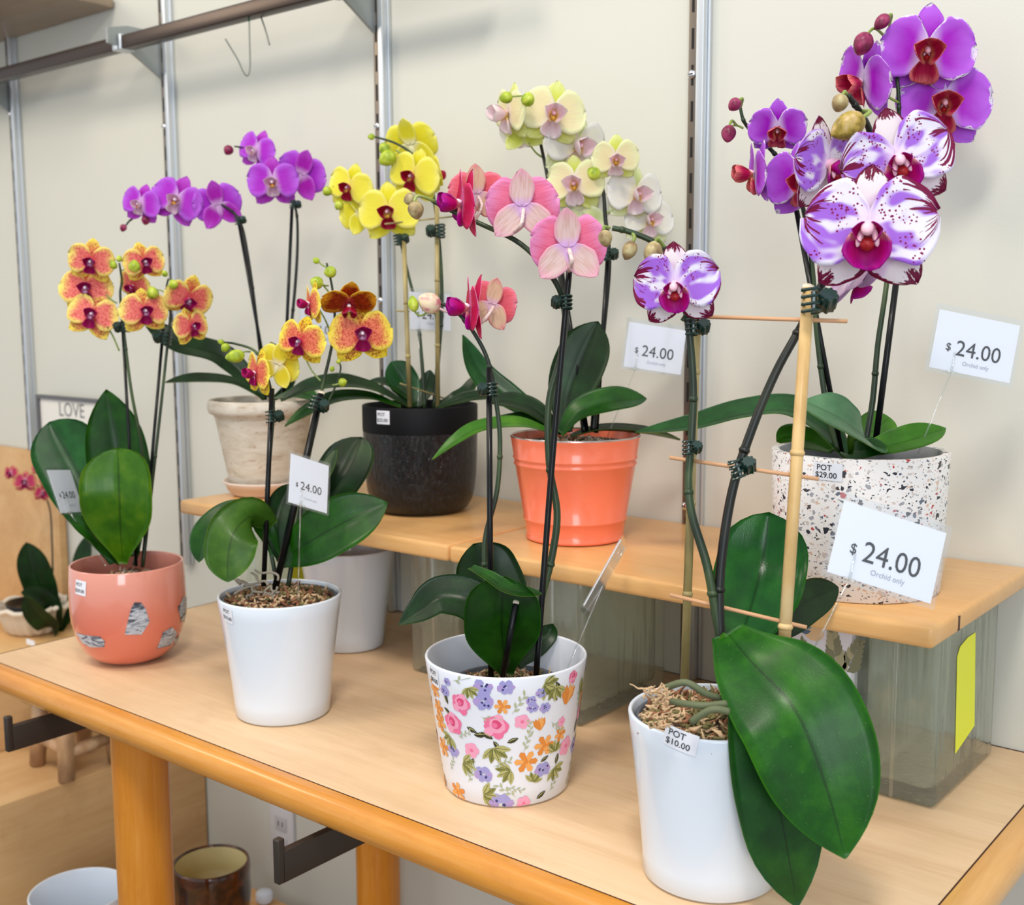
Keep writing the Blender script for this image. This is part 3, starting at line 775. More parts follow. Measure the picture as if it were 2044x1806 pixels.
# ------------------------------------------------------------------ price cards on clear picks
def price_sign(tl, tr, bl, foot, label, clipk=.35, big=1.0, label_side=1):
    TL, TR, BL = C(*tl), C(*tr), C(*bl); X = (TR - TL); Y = (TL - BL); w = X.length; h = Y.length
    X = X / w; Y = (Y - X * Y.dot(X)).normalized(); Z = X.cross(Y); O = TL + X * w / 2 - Y * h / 2
    ft = foot if isinstance(foot, Vector) else C(*foot)
    root = thing('price_sign', ft, label, 'price sign')
    def P(x, y, z=0.0): return O + X * x + Y * y + Z * z
    def slab(x0, x1, y0, y1, z0, z1):
        v = [P(x, y, z) for z in (z0, z1) for (x, y) in ((x0, y0), (x1, y0), (x1, y1), (x0, y1))]
        return v, [(3, 2, 1, 0), (4, 5, 6, 7), (0, 1, 5, 4), (1, 2, 6, 5), (2, 3, 7, 6), (3, 0, 4, 7)]
    m = MB(); m.add(*slab(-w / 2, w / 2, -h / 2, h / 2, -.0003, .0003)); card = m.build('price_card', m_paper, root, smooth=False)
    e = w * .045
    m = MB(); m.add(*slab(-w / 2 - e, w / 2 + e, -h / 2 - e, h / 2 + e * 1.5, .0010, .0013)); m.add(*slab(-w / 2 - e, w / 2 + e, -h / 2 - e, h / 2 + e * 1.5, -.0013, -.0010))
    m.build('clear_sleeve', m_film, root, smooth=False)
    f = lambda x, y: P(x, y, .0007)
    lettering('lettering', [('24.00', w * .255, w * .055, -h * .10, 0), ('$', w * .125, -w * .315, -h * .10, .0001)], f, [m_ink], card)
    lettering('small_lettering', [('Orchid only', w * .068, w * .05, -h * .335, 0)], f, [m_inkg], card)
    # the pick: a clip on the lower edge and a thin rod down into the pot
    cx = -w * .5 + w * clipk; b0 = P(cx, -h / 2 - .001, .003)
    m = MB(); m.tube([ft, b0], .0011, 8); m.tube([b0 - X * .006, b0 + X * .006], .0016, 8)
    m.tube([P(cx, -h / 2, .003), P(cx, -h * .16, .0032)], [.0018, .0012], 8); m.tube([P(cx, -h / 2, -.003), P(cx, -h * .25, -.0032)], [.0018, .0012], 8)
    m.build('clear_pick', m_acryl, root)
    return root

# ================================================================== THE ROOM
def struct(name, b, mats, **k):
    o = b.build(name, mats, None, **k); o['kind'] = 'structure'; return o
struct('wall_back', MB().box((-4.2, 0, -.95), (2.6, .08, 2.7)), m_wall, smooth=False)
struct('floor', MB().box((-4.2, -4.5, -1.0), (2.6, 0, -.95)), m_floor, smooth=False)

def standard(k, label, screws):
    x = -.61 * k; t = thing('wall_standard', (x, -.006, .002), label, 'shelf standard', 'slotted wall standards')
    b = MB(); b.box((x - .007, -.016, .002), (x + .006, -.0005, 1.75), 0, .001)
    z = .02
    while z < 1.7:
        b.box((x - .0022, -.0166, z), (x + .0014, -.0155, z + .027), 1); z += .048
    b.build('slotted_channel', [m_steel, m_slot], t, smooth='auto')
    b = MB(); b.box((x + .006, -.019, .002), (x + .0175, -.0005, 1.75), 0, .0012); b.box((x + .0175, -.008, .002), (x + .021, -.0005, 1.75), 0, .001)
    b.build('aluminium_trim', m_alu, t, smooth='auto')
    for z in screws:
        b = MB(); b.ball((x - .001, -.0165, z), (.0065, .004), Vector((0, -1, 0)), 8); b.box((x - .004, -.0212, z - .0006), (x + .002, -.0203, z + .0006), 1)
        b.build('screw', [m_chrome, m_slot], t)
def zat(px, py): return AX(px, py, 1, -.016).z
standard(0, 'slotted metal wall standard behind the bamboo trellis, right of the coral bucket', [zat(1391, 147), zat(1383, 1012)])
standard(1, 'slotted metal wall standard running up behind the yellow orchid', [zat(767, 250), zat(774, 600)])
standard(2, 'slotted metal wall standard behind the purple arching orchid, left of the clay pot', [zat(342, 250)])
standard(3, 'slotted metal wall standard at far left beside the framed sign', [zat(32, 225)])

# brackets, rail and upper shelf near the ceiling line
def knife(k, label):
    x = -.61 * k - .004; t = MB()
    P = [(-.016, .995), (-.05, 1.016), (-.09, 1.04), (-.135, 1.047), (-.135, 1.075), (-.09, 1.085), (-.016, 1.085)]
    V = [(x + s, y, z) for s in (-.0035, .0035) for y, z in P]; n = len(P)
    t.add(V, [tuple(range(n)), tuple(range(2 * n - 1, n - 1, -1))] + [(i, i + n, (i + 1) % n + n, (i + 1) % n) for i in range(n)])
    o = t.build('rail_bracket', m_armk2, None, smooth=False, origin=(x, -.016, 1.04)); tag(o, label, 'bracket', 'rail brackets')
m_armk2 = simple('grey_bracket_metal', (150, 156, 156), .4, .3)
knife(1, 'grey knife bracket at the top of the standard behind the yellow orchid')
knife(2, 'grey knife bracket under the rail at the top left, above the purple arching orchid')
knife(3, 'grey knife bracket under the rail at the far left edge')
ra = AX(0, 148, 1, -.10); rb = AX(583, 4, 1, -.10); rz = (ra.z + rb.z) / 2
t = thing('hang_rail', (-1.4, -.1, rz), 'dark bronze metal hang rail running across the top left', 'hang rail')
MB().box((-2.9, -.113, rz - .013), (-.30, -.087, rz + .013), 0, .003).build('rail_tube', m_rail, t, smooth='auto')
for k in (1, 2, 3):
    x = -.61 * k - .004
    MB().box((x - .012, -.118, rz - .0155), (x + .003, -.084, rz + .0155), 0, .003).box((x + .008, -.117, rz - .0155), (x + .015, -.084, rz + .0155), 0, .003).build('rail_clamp', m_alu, t, smooth='auto')
sz_ = AX(112, 53, 1, 0).z; sx_ = AX(232, 22, 1, 0).x
b = MB().box((-3.4, -.30, sz_), (sx_, -.004, sz_ + .02), 0, .004)
tag(b.build('display_shelf', wood('grey_brown_shelf', (132, 116, 98), (150, 132, 112), (160, 144, 124), 'x', .5), None, smooth='auto', origin=(-2, -.2, 1.22)), 'brownish shelf board seen from below in the top left corner', 'shelf')
# wire hooks hanging from the rail
def hookwire(pts, label, r=.0014, top=None):
    b = MB(); P = SC(pts, 5); b.tube(P, r, 8, 0)
    if top: b.tube(SC(top, 4), r * 1.25, 8, 1)
    o = b.build('wire_hook', [m_wire, m_wireg], None, origin=P[0]); tag(o, label, 'hook')
hd = depth(AX(497, 60, 1, -.105))
hookwire([(497, 20, hd), (498, 80, hd), (499, 132, hd), (495, 150, hd), (487, 146, hd), (474, 118, hd), (450, 78, hd)], 'thin J-shaped wire hook with a green top hanging from the rail', top=[(495, 4, hd - .001), (497, 42, hd - .001)])
hookwire([(521, 34, hd), (530, 60, hd), (538, 90, hd)], 'short straight wire end hanging right of the J-shaped hook')

# wall outlet
oc = AX(567, 1662, 1, 0)
t = thing('wall_outlet', (oc.x, -.003, oc.z), 'white electrical wall outlet low on the wall below the shelf', 'outlet')
MB().box((oc.x - .036, -.007, oc.z - .058), (oc.x + .036, -.0004, oc.z + .058), 0, .002).build('cover_plate', simple('outlet_plate', (206, 206, 210), .4), t, smooth='auto')
for dz in (-.022, .022):
    b = MB().box((oc.x - .017, -.009, oc.z + dz - .015), (oc.x + .017, -.007, oc.z + dz + .015), 0, .001)
    for dx in (-.006, .006): b.box((oc.x + dx - .0012, -.0094, oc.z + dz - .005), (oc.x + dx + .0012, -.0088, oc.z + dz + .005), 1)
    b.build('socket', [simple('socket_grey', (188, 188, 192), .4), m_slot], t, smooth='auto')

# ================================================================== THE TABLE
XL, XR, YF, ZT = -.905, .507, -.597, 0.0
t = thing('display_table', (-.2, -.3, -.95), 'low wooden display table with pale laminate top and rounded honey edge', 'table')
MB().box((XL, YF, -.03), (XR, -.003, 0), 0, .0008).build('table_top', m_lam, t, smooth='auto')
b = MB(); b.box((XL, YF - .0016, -.03), (XR + .0016, YF - .0001, .0003)); b.box((XR + .0001, YF - .0016, -.03), (XR + .0016, -.003, .0003))
b.box((XL, -.0026, -.03), (XR, -.0006, .0002)); b.box((XL - .0012, YF, -.03), (XL - .0001, -.003, .0003))
b.build('dark_inlay_line', m_inlay, t, smooth=False)
def bullnose(b, pts, out, drop=.038, wid=.023):
    """half-round edge strip; pts: the two inner top corners, out: outward direction"""
    prof = []
    for i in range(11):
        a = math.pi / 2 - math.pi * i / 10
        prof.append((wid * .35 + wid * .65 * max(0, math.cos(a)) ** .9, -drop / 2 + drop / 2 * math.sin(a)))
    prof = [(0, 0)] + prof + [(0, -drop)]
    V = []
    for p in pts:
        for o, z in prof: V.append(Vector(p) + Vector(out) * o + Vector((0, 0, z)))
    n = len(prof)
    b.add(V, [(i, (i + 1) % n, (i + 1) % n + n, i + n) for i in range(n)] + [tuple(range(n - 1, -1, -1)), tuple(range(n, 2 * n))])
b = MB(); bullnose(b, [(XL - .006, YF - .0016, 0), (XR + .02, YF - .0016, 0)], (0, -1, 0)); b.build('front_edge', m_nose, t, smooth='auto')
b = MB(); bullnose(b, [(XR + .0016, YF - .022, 0), (XR + .0016, -.003, 0)], (1, 0, 0), .038, .030); b.build('side_edge', wood('side_edge_wood', (206, 146, 78), (222, 168, 100), (232, 186, 124), 'y', .7, .32, .45), t, smooth='auto')
for x, y in ((-.558, -.555), (-.578, -.08), (.30, -.555), (.30, -.08)):
    b = MB(); b.lathe([(.0001, -.95), (.0388, -.95), (.0388, -.031), (.0001, -.031)], (x, y, 0), 40)
    if y > -.2 and x < 0:
        for k in range(7):
            p = AX(732, 1728 + k * 38, 1, y - .034); b.box((p.x - .0022, y - .0345, p.z - .0028), (p.x + .0022, y - .028, p.z + .0028), 1)
    b.build('leg', [m_post, m_inlay], t, smooth='auto')
# lower deck of the table
dk = AX(489, 1763, 1, -.06)
b = MB().box((-1.02, -.56, dk.z - .02), (.4, -.06, dk.z), 0, .003); b.build('lower_deck', m_ups, t, smooth='auto')
for x, y, lab in ((-.728, -.655, 'dark steel hook arm sticking out under the table edge at the far left'), (-.134, -.655, 'dark steel hook arm sticking out under the table edge below the left white pot')):
    z = -.068 if x < -.5 else -.073
    b = MB().box((x - .005, y, z - .022), (x + .005, -.32, z + .015), 0, .0015); b.box((x - .005, y - .006, z - .022), (x + .005, y + .004, z + .030), 0, .002)
    o = b.build('hook_arm', m_armk, None, smooth='auto', origin=(x, -.4, z)); tag(o, lab, 'bracket arm', 'hook arms under the table')
    MB().box((x - .012, -.36, z - .015), (x + .012, -.30, -.031), 0, .001).build('mounting_plate', m_armk, o, smooth='auto')

# ================================================================== UPPER SHELF ON GLASS BLOCKS
UZ = .228
def board(x0, x1, lab, notch=False, y0=-.334):
    b = MB().box((x0, y0, UZ - .0225), (x1, -.004, UZ), 0, .0055)
    if notch: b.box((x1 - .002, -.262, UZ - .019), (x1 + .0004, -.257, UZ - .004), 1)
    o = b.build('shelf_board', [m_ups, m_inlay], None, smooth='auto', origin=((x0 + x1) / 2, -.17, UZ)); tag(o, lab, 'shelf board', 'boards of the raised shelf'); return o
board(-.762, -.1715, 'left honey wood board of the raised shelf, under the clay and black pots')
board(-.1695, .462, 'right honey wood board of the raised shelf, under the coral bucket and speckled pot', True)

def block(x0, y0, lab, note=None, wx=.094, wy=.203, h=.2045):
    x1, y1 = x0 + wx, y0 + wy
    t = thing('glass_block', ((x0 + x1) / 2, (y0 + y1) / 2, .0005), lab, 'glass block', 'glass blocks under the raised shelf')
    bm = bmesh.new(); bmesh.ops.create_cube(bm, size=1)
    for v in bm.verts: v.co = Vector(((x0 + x1) / 2 + v.co.x * wx, (y0 + y1) / 2 + v.co.y * wy, .0008 + h / 2 + v.co.z * h))
    bmesh.ops.bevel(bm, geom=bm.edges[:], offset=.007, segments=4, profile=.5, affect='EDGES')
    xs = (x0 + x1) / 2
    n0 = len(bm.verts)
    g = bmesh.ops.create_cube(bm, size=1)['verts']
    th = .013
    for v in g: v.co = Vector((xs + v.co.x * (wx - 2 * .008), (y0 + y1) / 2 + v.co.y * (wy - 2 * th), .0008 + h / 2 + v.co.z * (h - 2 * th)))
    ed = [e for e in bm.edges if e.verts[0] in g and e.verts[1] in g]
    fs = list({f for v in g for f in v.link_faces}); bmesh.ops.reverse_faces(bm, faces=fs)
    bmesh.ops.bevel(bm, geom=ed, offset=.01, segments=3, profile=.5, affect='EDGES')
    vv = [v.co.copy() for v in bm.verts]; bm.verts.index_update(); ff = [[v.index for v in f.verts] for f in bm.faces]; bm.free()
    b = MB().add(vv, ff); b.build('glass_shell', m_glass, t, smooth='auto')
    s = .0022                                                    # the raised seam where the two halves are fused
    for (a, c) in (((xs - s, y0 - .0012, .004), (xs + s, y0 + .001, h - .003)), ((xs - s, y1 - .001, .004), (xs + s, y1 + .0012, h - .003))): MB().box(a, c, 0, .0008).build('fused_seam', m_acryl, t, smooth='auto')
    if note:
        P = note; V = [Vector((x1 + .0012, y, z)) for y, z in P] + [Vector((x1 + .0008, y, z)) for y, z in P]; n = len(P)
        mesh('sticky_note', V, [tuple(range(n)), tuple(range(2 * n - 1, n - 1, -1))] + [(i, i + n, (i + 1) % n + n, (i + 1) % n) for i in range(n)], m_yellow, t, smooth=False)
    return t
def yz(px, py, x): p = AX(px, py, 0, x); return (p.y, p.z)
cx1 = .437
note = [yz(*q, cx1 + .001) for q in ((1907, 1504), (1945, 1448), (1947, 1262), (1932, 1272), (1917, 1290), (1911, 1310))]
block(.343, -.235, 'clear glass block with a yellow sticky note under the right end of the shelf', note)
block(-.094, -.27, 'clear glass block under the shelf below the coral bucket, behind the flower-print pot')
block(-.338, -.235, 'clear glass block under the shelf below the black pot, right of the rear white pot')
dn = -.70
block(-.745, -.235, 'clear glass block under the left end of the shelf, behind the left white pot', [(-.20, .02), (-.06, .02), (-.06, .13), (-.20, .13)])
block(.20, -.215, 'clear glass block under the shelf just behind the printed box', None, .094, .19)

# printed box under the shelf
def printed_box():
    x1 = AX(1697, 1350, 1, -.245).x; x0 = AX(1488, 1350, 1, -.245).x; y0 = -.245
    t = thing('printed_box', ((x0 + x1) / 2, y0 + .02, 0), 'white box printed with grey-green watercolour leaves under the raised shelf', 'box')
    b = MB().box((x0, y0, .0005), (x1, y0 + .024, .188), 0, .002)
    rr = random.Random(4)
    def sprig(x, z, L, ang, n, mi, lw):
        P = []
        for k in range(n):
            t_ = k / (n - 1); P.append((x + math.cos(ang) * L * t_, z + math.sin(ang) * L * t_))
            for sd in (-1, 1):
                a = ang + sd * (.7 - .2 * t_); ll = lw * (1 - .45 * t_); c = P[-1]
                q = [(0, 0), (.35, .22), (.7, .18), (1, 0), (.7, -.18), (.35, -.22)]
                V = [Vector((c[0] + (u * math.cos(a) - v * math.sin(a)) * ll, y0 - .0003 - .00003 * (k % 5), c[1] + (u * math.sin(a) + v * math.cos(a)) * ll)) for u, v in q]
                b.add(V, [tuple(range(6))], mi + (rr.random() < .4))
    c = lambda px, py: (AX(px, py, 1, y0).x, AX(px, py, 1, y0).z)
    for px, py, L, a, n, mi, lw in ((1670, 1345, .045, 1.7, 8, 1, .014), (1640, 1350, .04, 2.2, 7, 1, .013), (1690, 1340, .035, 1.2, 6, 1, .013), (1520, 1268, .02, .5, 5, 3, .014), (1500, 1280, .02, 1.2, 4, 3, .012), (1680, 1400, .03, 1.8, 5, 3, .016), (1690, 1430, .02, 1.2, 4, 3, .016), (1600, 1262, .02, 1.0, 4, 3, .008)):
        x, z = c(px, py); sprig(x, z, L, a, n, mi, lw * 1.5)
    x, z = c(1625, 1262); b.add([Vector((x + .012 * math.cos(k), y0 - .0002, z + .010 * math.sin(k))) for k in [q * 6.283 / 10 for q in range(10)]], [tuple(range(10))], 5)
    b.build('box_body', [simple('box_white', (216, 216, 224), .5), simple('print_olive', (120, 122, 96), .6), simple('print_olive_light', (160, 156, 124), .6), simple('print_blue', (86, 110, 138), .6), simple('print_blue_light', (126, 146, 170), .6), simple('print_peach', (222, 192, 150), .6)], t, smooth='auto')
printed_box()

# ================================================================== POTS ON THE TABLE AND THE SHELF
def cone_prof(rb, rt, H, flare=1.0, base=.003, n=8):
    return [(rb - base, 0), (rb, base)] + [(rb + (rt - rb) * (k / n) ** flare, base + (H - base) * k / n) for k in range(1, n + 1)]
# --- pink glass pot
pk = Pot((-.724, -.458), .0005, [(.030, 0), (.044, .002), (.058, .009), (.070, .022), (.079, .042), (.0845, .066), (.0862, .095), (.0858, .125), (.0838, .150)])
tP1 = thing('flower_pot', (-.724, -.458, 0), 'coral pink rounded glass pot with marbled grey patches, far left on the table', 'pot', None)
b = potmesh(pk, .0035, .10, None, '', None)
for px_poly in ([(249, 1266), (261, 1216), (268, 1202), (281, 1202), (290, 1214), (298, 1240), (282, 1266)], [(153, 1262), (200, 1270), (210, 1280), (208, 1291), (180, 1291), (165, 1282)], [(354, 1212), (366, 1190), (372, 1192), (371, 1236), (360, 1242)], [(333, 1306), (346, 1276), (358, 1266), (358, 1282), (348, 1298)]):
    c0 = (sum(p[0] for p in px_poly) / len(px_poly), sum(p[1] for p in px_poly) / len(px_poly))
    th0, z0 = pk.at(*c0); r0 = pk.rad(z0); poly = []
    for q in px_poly:
        th, z = pk.at(*q); poly.append(((th - th0) * r0, z - z0))
    patch(b, pk, th0, z0, densify(poly, 3), 1, .0009, sub=6)
for th0, z0 in ((1.2, .06), (2.6, .09), (.2, .04), (3.9, .12)):
    patch(b, pk, th0, z0, densify([(-.018, -.012), (.016, -.014), (.02, .004), (.004, .018), (-.012, .014)], 3), 1, .0009, sub=6)
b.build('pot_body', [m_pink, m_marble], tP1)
sticker(pk, tP1, 161, 1173, .023, .022, 'POT', '$29.00', -.06, .0072)
# --- the three tall white pots
def white_pot(c, rb, rt, H, label, stick=None, z0=.0005):
    p = Pot(c, z0, cone_prof(rb, rt, H, 1.25)); t = thing('flower_pot', (c[0], c[1], z0), label, 'pot', None)
    potmesh(p, .0042, .12, None, '', None, rim_r=.0022).build('pot_body', [m_white], t)
    if stick: sticker(p, t, *stick)
    return p, t
wl, tP2 = white_pot((-.352, -.466), .0625, .0813, .160, 'tall glossy white pot, front left on the table holding the orange and yellow orchid', (455, 1227, .020, .021, 'POT', '$10.00', -.12, .0068))
wb, tPb = white_pot((-.512, -.197), .056, .0762, .158, 'tall white pot with no plant showing, behind the front left white pot')
wr, tP3 = white_pot((.316, -.501), .0636, .0793, .158, 'tall glossy white pot at front right holding the bamboo trellis orchid', (1358, 1477, .032, .020, 'POT', '$10.00', -.22, .0086))
# --- floral print pot
fp = Pot((.031, -.460), .0005, cone_prof(.0700, .0909, .150, 1.0))
tP4 = thing('flower_pot', (.031, -.460, 0), 'white pot printed with small pink, orange and lilac flowers, front centre', 'pot', None)
b = potmesh(fp, .0035, .10, None, '', None, rim_r=.002)
def star(n, r0, r1, ph=0): return [((r1 if k % 2 == 0 else r0) * math.cos(ph + math.pi * k / n), (r1 if k % 2 == 0 else r0) * math.sin(ph + math.pi * k / n)) for k in range(2 * n)]
def blob(r, n=12, j=.18, rr=random): return [(r * (1 + rr.uniform(-j, j)) * math.cos(6.283 * k / n), r * (1 + rr.uniform(-j, j)) * math.sin(6.283 * k / n)) for k in range(n)]
LEAFP = [(0, 0), (.25, .16), (.55, .2), (.85, .1), (1, 0), (.85, -.1), (.55, -.2), (.25, -.16)]
fr = random.Random(11)
def motif(kind, th, z, s, rot=0.0):
    def P(poly, mi, dx=0, dy=0, off=.0005, r=0.0, sc=1.0):
        c_, s_ = math.cos(rot), math.sin(rot); X = (dx * c_ - dy * s_) * s; Y = (dx * s_ + dy * c_) * s
        zz = z + Y
        if zz < .002 or zz > .146: return
        patch(b, fp, th + X / fp.rad(z), zz, poly, mi, off, rot + r, sc * s)
    if kind == 'rose':
        P(blob(.55, 14, .12, fr), 1); P(blob(.40, 11, .15, fr), 2, .05, .05, .0007); P(blob(.25, 9, .2, fr), 3, .02, .12, .0009); P(blob(.14, 8, .2, fr), 1, -.05, .08, .0011)
        for k in range(5): a = k * 1.256; P(blob(.24, 8, .15, fr), 2 if k % 2 else 1, .42 * math.cos(a), .42 * math.sin(a), .0006)
    elif kind == 'pink':
        for k in range(5): a = k * 1.256; P(blob(.26, 8, .15, fr), 2, .28 * math.cos(a), .28 * math.sin(a), .0005 + k * .00003)
        P(blob(.12, 7, .1, fr), 1, 0, 0, .0008)
    elif kind == 'orange':
        for k in range(6): a = k * 1.047; P([(.0, -.10), (.5, -.17), (.62, 0), (.5, .15), (0, .1)], 4 if k % 2 else 5, 0, 0, .0005 + k * .00003, a)
        P(blob(.12, 7, .1, fr), 5, 0, 0, .0008)
    elif kind == 'tulip':
        for k, a in enumerate((-.5, 0, .5, -.25, .3)): P([(0, -.08), (.5, -.2), (.9, -.02), (.5, .17), (0, .08)], 4 if k % 2 else 5, 0, 0, .0005 + k * .00004, 1.57 + a)
    elif kind == 'lilac':
        for k in range(6): a = k * 1.1; P(blob(.22, 8, .25, fr), 6 if k % 3 else 7, .33 * math.cos(a), .26 * math.sin(a), .0005 + k * .00003)
        for k in range(4): P(blob(.07, 6, .3, fr), 8, fr.uniform(-.3, .3), fr.uniform(-.2, .2), .0008)
    elif kind == 'leaves':
        for k in range(5):
            a = -1.1 + k * .55; P(LEAFP, 9 if k % 2 else 10, 0, 0, .0005 + k * .00003, a, .85)
            P([(.1, -.012), (.8, -.012), (.8, .012), (.1, .012)], 11, 0, 0, .0008, a, .85)
    elif kind == 'sprig':
        P([(0, -.01), (1.5, .16), (1.5, .18), (0, .015)], 12)
        for k in range(6): x = .2 + k * .24; P(LEAFP, 12, x, .02 + x * .1, .0006, (.8 if k % 2 else -.6), .42)
    elif kind == 'darkleaf':
        P(LEAFP, 11, 0, 0, .0005, 0, .9); P([(0, .02), (.5, .14), (.9, .02), (.5, .04)], 10, 0, 0, .0007, 0, .9)
for kind, px, py, s, rot in (('rose', 920, 1405, 40, 0), ('rose', 905, 1443, 42, .4), ('rose', 990, 1450, 46, 0), ('pink', 1042, 1440, 34, 0), ('pink', 942, 1497, 36, 0), ('pink', 1128, 1488, 44, 0), ('pink', 1045, 1602, 32, 0),
        ('lilac', 965, 1370, 42, 0), ('lilac', 1010, 1372, 36, 0), ('lilac', 965, 1400, 46, 0), ('lilac', 1080, 1382, 26, 0), ('lilac', 1063, 1412, 26, 0), ('lilac', 1088, 1412, 26, 0), ('lilac', 1060, 1398, 24, 0), ('lilac', 965, 1545, 42, 0), ('lilac', 905, 1497, 34, 0), ('lilac', 1083, 1535, 38, 0), ('lilac', 1000, 1604, 52, 0), ('lilac', 888, 1378, 28, 0), ('lilac', 893, 1360, 20, 0),
        ('tulip', 1128, 1404, 52, -.2), ('orange', 1003, 1410, 30, 0), ('tulip', 1078, 1456, 34, .2), ('orange', 1086, 1487, 42, 0), ('orange', 1050, 1520, 44, 0), ('orange', 915, 1580, 40, .4), ('orange', 868, 1372, 40, .3), ('orange', 876, 1412, 36, .1), ('orange', 880, 1440, 40, .8), ('orange', 886, 1490, 40, .2), ('orange', 1118, 1465, 30, .2), ('orange', 888, 1555, 30, 0),
        ('leaves', 935, 1372, 28, -1.2), ('leaves', 985, 1492, 40, -1.2), ('leaves', 925, 1520, 34, -.3), ('leaves', 1020, 1537, 36, 3.6), ('leaves', 965, 1585, 36, 0), ('leaves', 1105, 1532, 34, -1.0), ('leaves', 1085, 1365, 40, -.4), ('leaves', 1110, 1370, 36, -1.6), ('leaves', 1105, 1500, 30, 1.6), ('darkleaf', 932, 1450, 26, -.4), ('darkleaf', 946, 1466, 30, .1), ('darkleaf', 985, 1478, 24, -1), ('darkleaf', 1078, 1520, 22, .5), ('darkleaf', 1070, 1594, 26, .6), ('darkleaf', 895, 1405, 26, 1.9), ('leaves', 900, 1470, 32, -2.2), ('leaves', 1062, 1560, 26, 1.2),
        ('sprig', 1022, 1425, 30, .9), ('darkleaf', 960, 1460, 30, -.5), ('darkleaf', 1012, 1482, 26, .4), ('darkleaf', 1100, 1380, 30, -.9), ('darkleaf', 1118, 1376, 26, 2.2), ('darkleaf', 940, 1530, 24, 1.2), ('darkleaf', 1108, 1525, 26, 1.4), ('sprig', 960, 1430, 24, -.3), ('sprig', 1060, 1470, 22, 1.6), ('sprig', 915, 1470, 22, .4), ('darkleaf', 900, 1425, 22, 2.6), ('sprig', 985, 1530, 24, .3), ('pink', 1120, 1440, 24, 0), ('sprig', 1045, 1500, 26, 1.2), ('sprig', 935, 1560, 26, 1.0), ('sprig', 1030, 1590, 28, 2.4), ('sprig', 1005, 1362, 34, -.1), ('sprig', 1100, 1440, 26, -.8), ('sprig', 905, 1358, 30, .2), ('sprig', 900, 1535, 20, .9), ('sprig', 1010, 1570, 22, -.4), ('sprig', 1095, 1580, 24, .9), ('rose', 1143, 1350, 26, 0)):
    th, z = fp.at(px, py); motif(kind, th, z, s * (1.30 if kind in ('leaves', 'sprig', 'darkleaf') else 1.12) / FP, rot)
for k in range(70):                                              # the far side of the print
    th = .25 + fr.random() * 3.6; kd = fr.choice(['rose', 'pink', 'orange', 'lilac', 'leaves', 'leaves', 'sprig', 'sprig', 'darkleaf'])
    motif(kd, th, fr.uniform(.008, .14), fr.uniform(.014, .022), fr.uniform(-2, 2))
b.build('pot_body', [m_fwhite] + [simple('print_' + nm, c, .45) for nm, c in (('rose', (234, 116, 158)), ('pink', (240, 162, 192)), ('deep_pink', (218, 74, 122)), ('orange', (238, 168, 92)), ('dark_orange', (222, 138, 60)), ('lilac', (160, 156, 212)), ('violet', (176, 154, 210)), ('navy', (62, 62, 122)), ('olive', (132, 134, 70)), ('pale_olive', (176, 174, 112)), ('dark_green', (56, 56, 36)), ('sage', (178, 184, 150)))], tP4)
sticker(fp, tP4, 868, 1350, .018, .022, 'POT', '$8.00', -.1, .0075)
# --- coral bucket
cb = Pot((-.071, -.188), UZ + .0006, [(.0635, 0), (.0665, .0015), (.0665, .0045), (.0652, .006), (.0685, .026), (.0702, .0275), (.0702, .0295), (.0692, .031), (.0808, .100), (.0826, .1015), (.0826, .1035), (.0815, .105), (.0824, .1085), (.0838, .1098), (.0838, .1115), (.0828, .113), (.0866, .136), (.0872, .138)])
tP5 = thing('bucket', (-.071, -.188, UZ), 'shiny coral orange tin bucket with a rolled metal rim on the raised shelf', 'bucket')
potmesh(cb, .0022, .10, None, '', None, rim_r=.0022, mi_in=0, rimmi=1).build('bucket_body', [m_coral, m_tinrim], tP5)
# --- black glazed pot
bp = Pot((-.385, -.158), UZ + .0006, [(.055, 0), (.064, .001), (.072, .006), (.0785, .017), (.0825, .032), (.085, .055), (.0865, .085), (.0875, .124), (.0879, .128), (.0879, .162)])
tP6 = thing('flower_pot', (-.385, -.158, UZ), 'black pot with matte top band and dripping glossy glaze on the raised shelf', 'pot')
b = potmesh(bp, .004, .10, None, '', None, rim_r=.001); ob = b.build('pot_body', [m_black], tP6)
sticker(bp, tP6, 765, 833, .024, .020, 'POT', '$25.00', 0, .0072)
# --- speckled pot
tz = Pot((.332, -.211), UZ + .0006, [(.0885, 0), (.0895, .001), (.0945, .1510)])
tP7 = thing('flower_pot', (.332, -.211, UZ), 'large white speckled terrazzo cylinder pot on the right end of the raised shelf', 'pot')
potmesh(tz, .0085, .08, None, '', None, rim_r=.0006, mi_in=1, rimmi=0).build('pot_body', [m_terr, m_terrin], tP7)
sticker(tz, tP7, 1652, 941, .031, .0185, 'POT', '$29.00', -.03, .0085)
# --- whitewashed clay pot with saucer
cp = Pot((-.702, -.204), UZ + .008, [(.052, 0), (.056, .002), (.062, .03), (.0720, .085), (.0785, .120), (.0810, .127), (.0880, .130), (.0905, .136), (.0908, .144), (.0890, .1500)])
tP8 = thing('flower_pot', (-.702, -.204, UZ), 'whitewashed clay pot on a pale saucer, left end of the raised shelf', 'pot')
potmesh(cp, .008, .09, None, '', None, rim_r=.002).build('pot_body', [m_clay], tP8)
b = MB(); b.lathe([(1e-4, 0), (.052, 0), (.057, .003), (.066, .018), (.0705, .0215), (.0705, .0245), (.0675, .0245), (.062, .008), (1e-4, .006)], (-.702, -.204, UZ + .0004), 64); b.build('saucer', m_saucer, tP8)

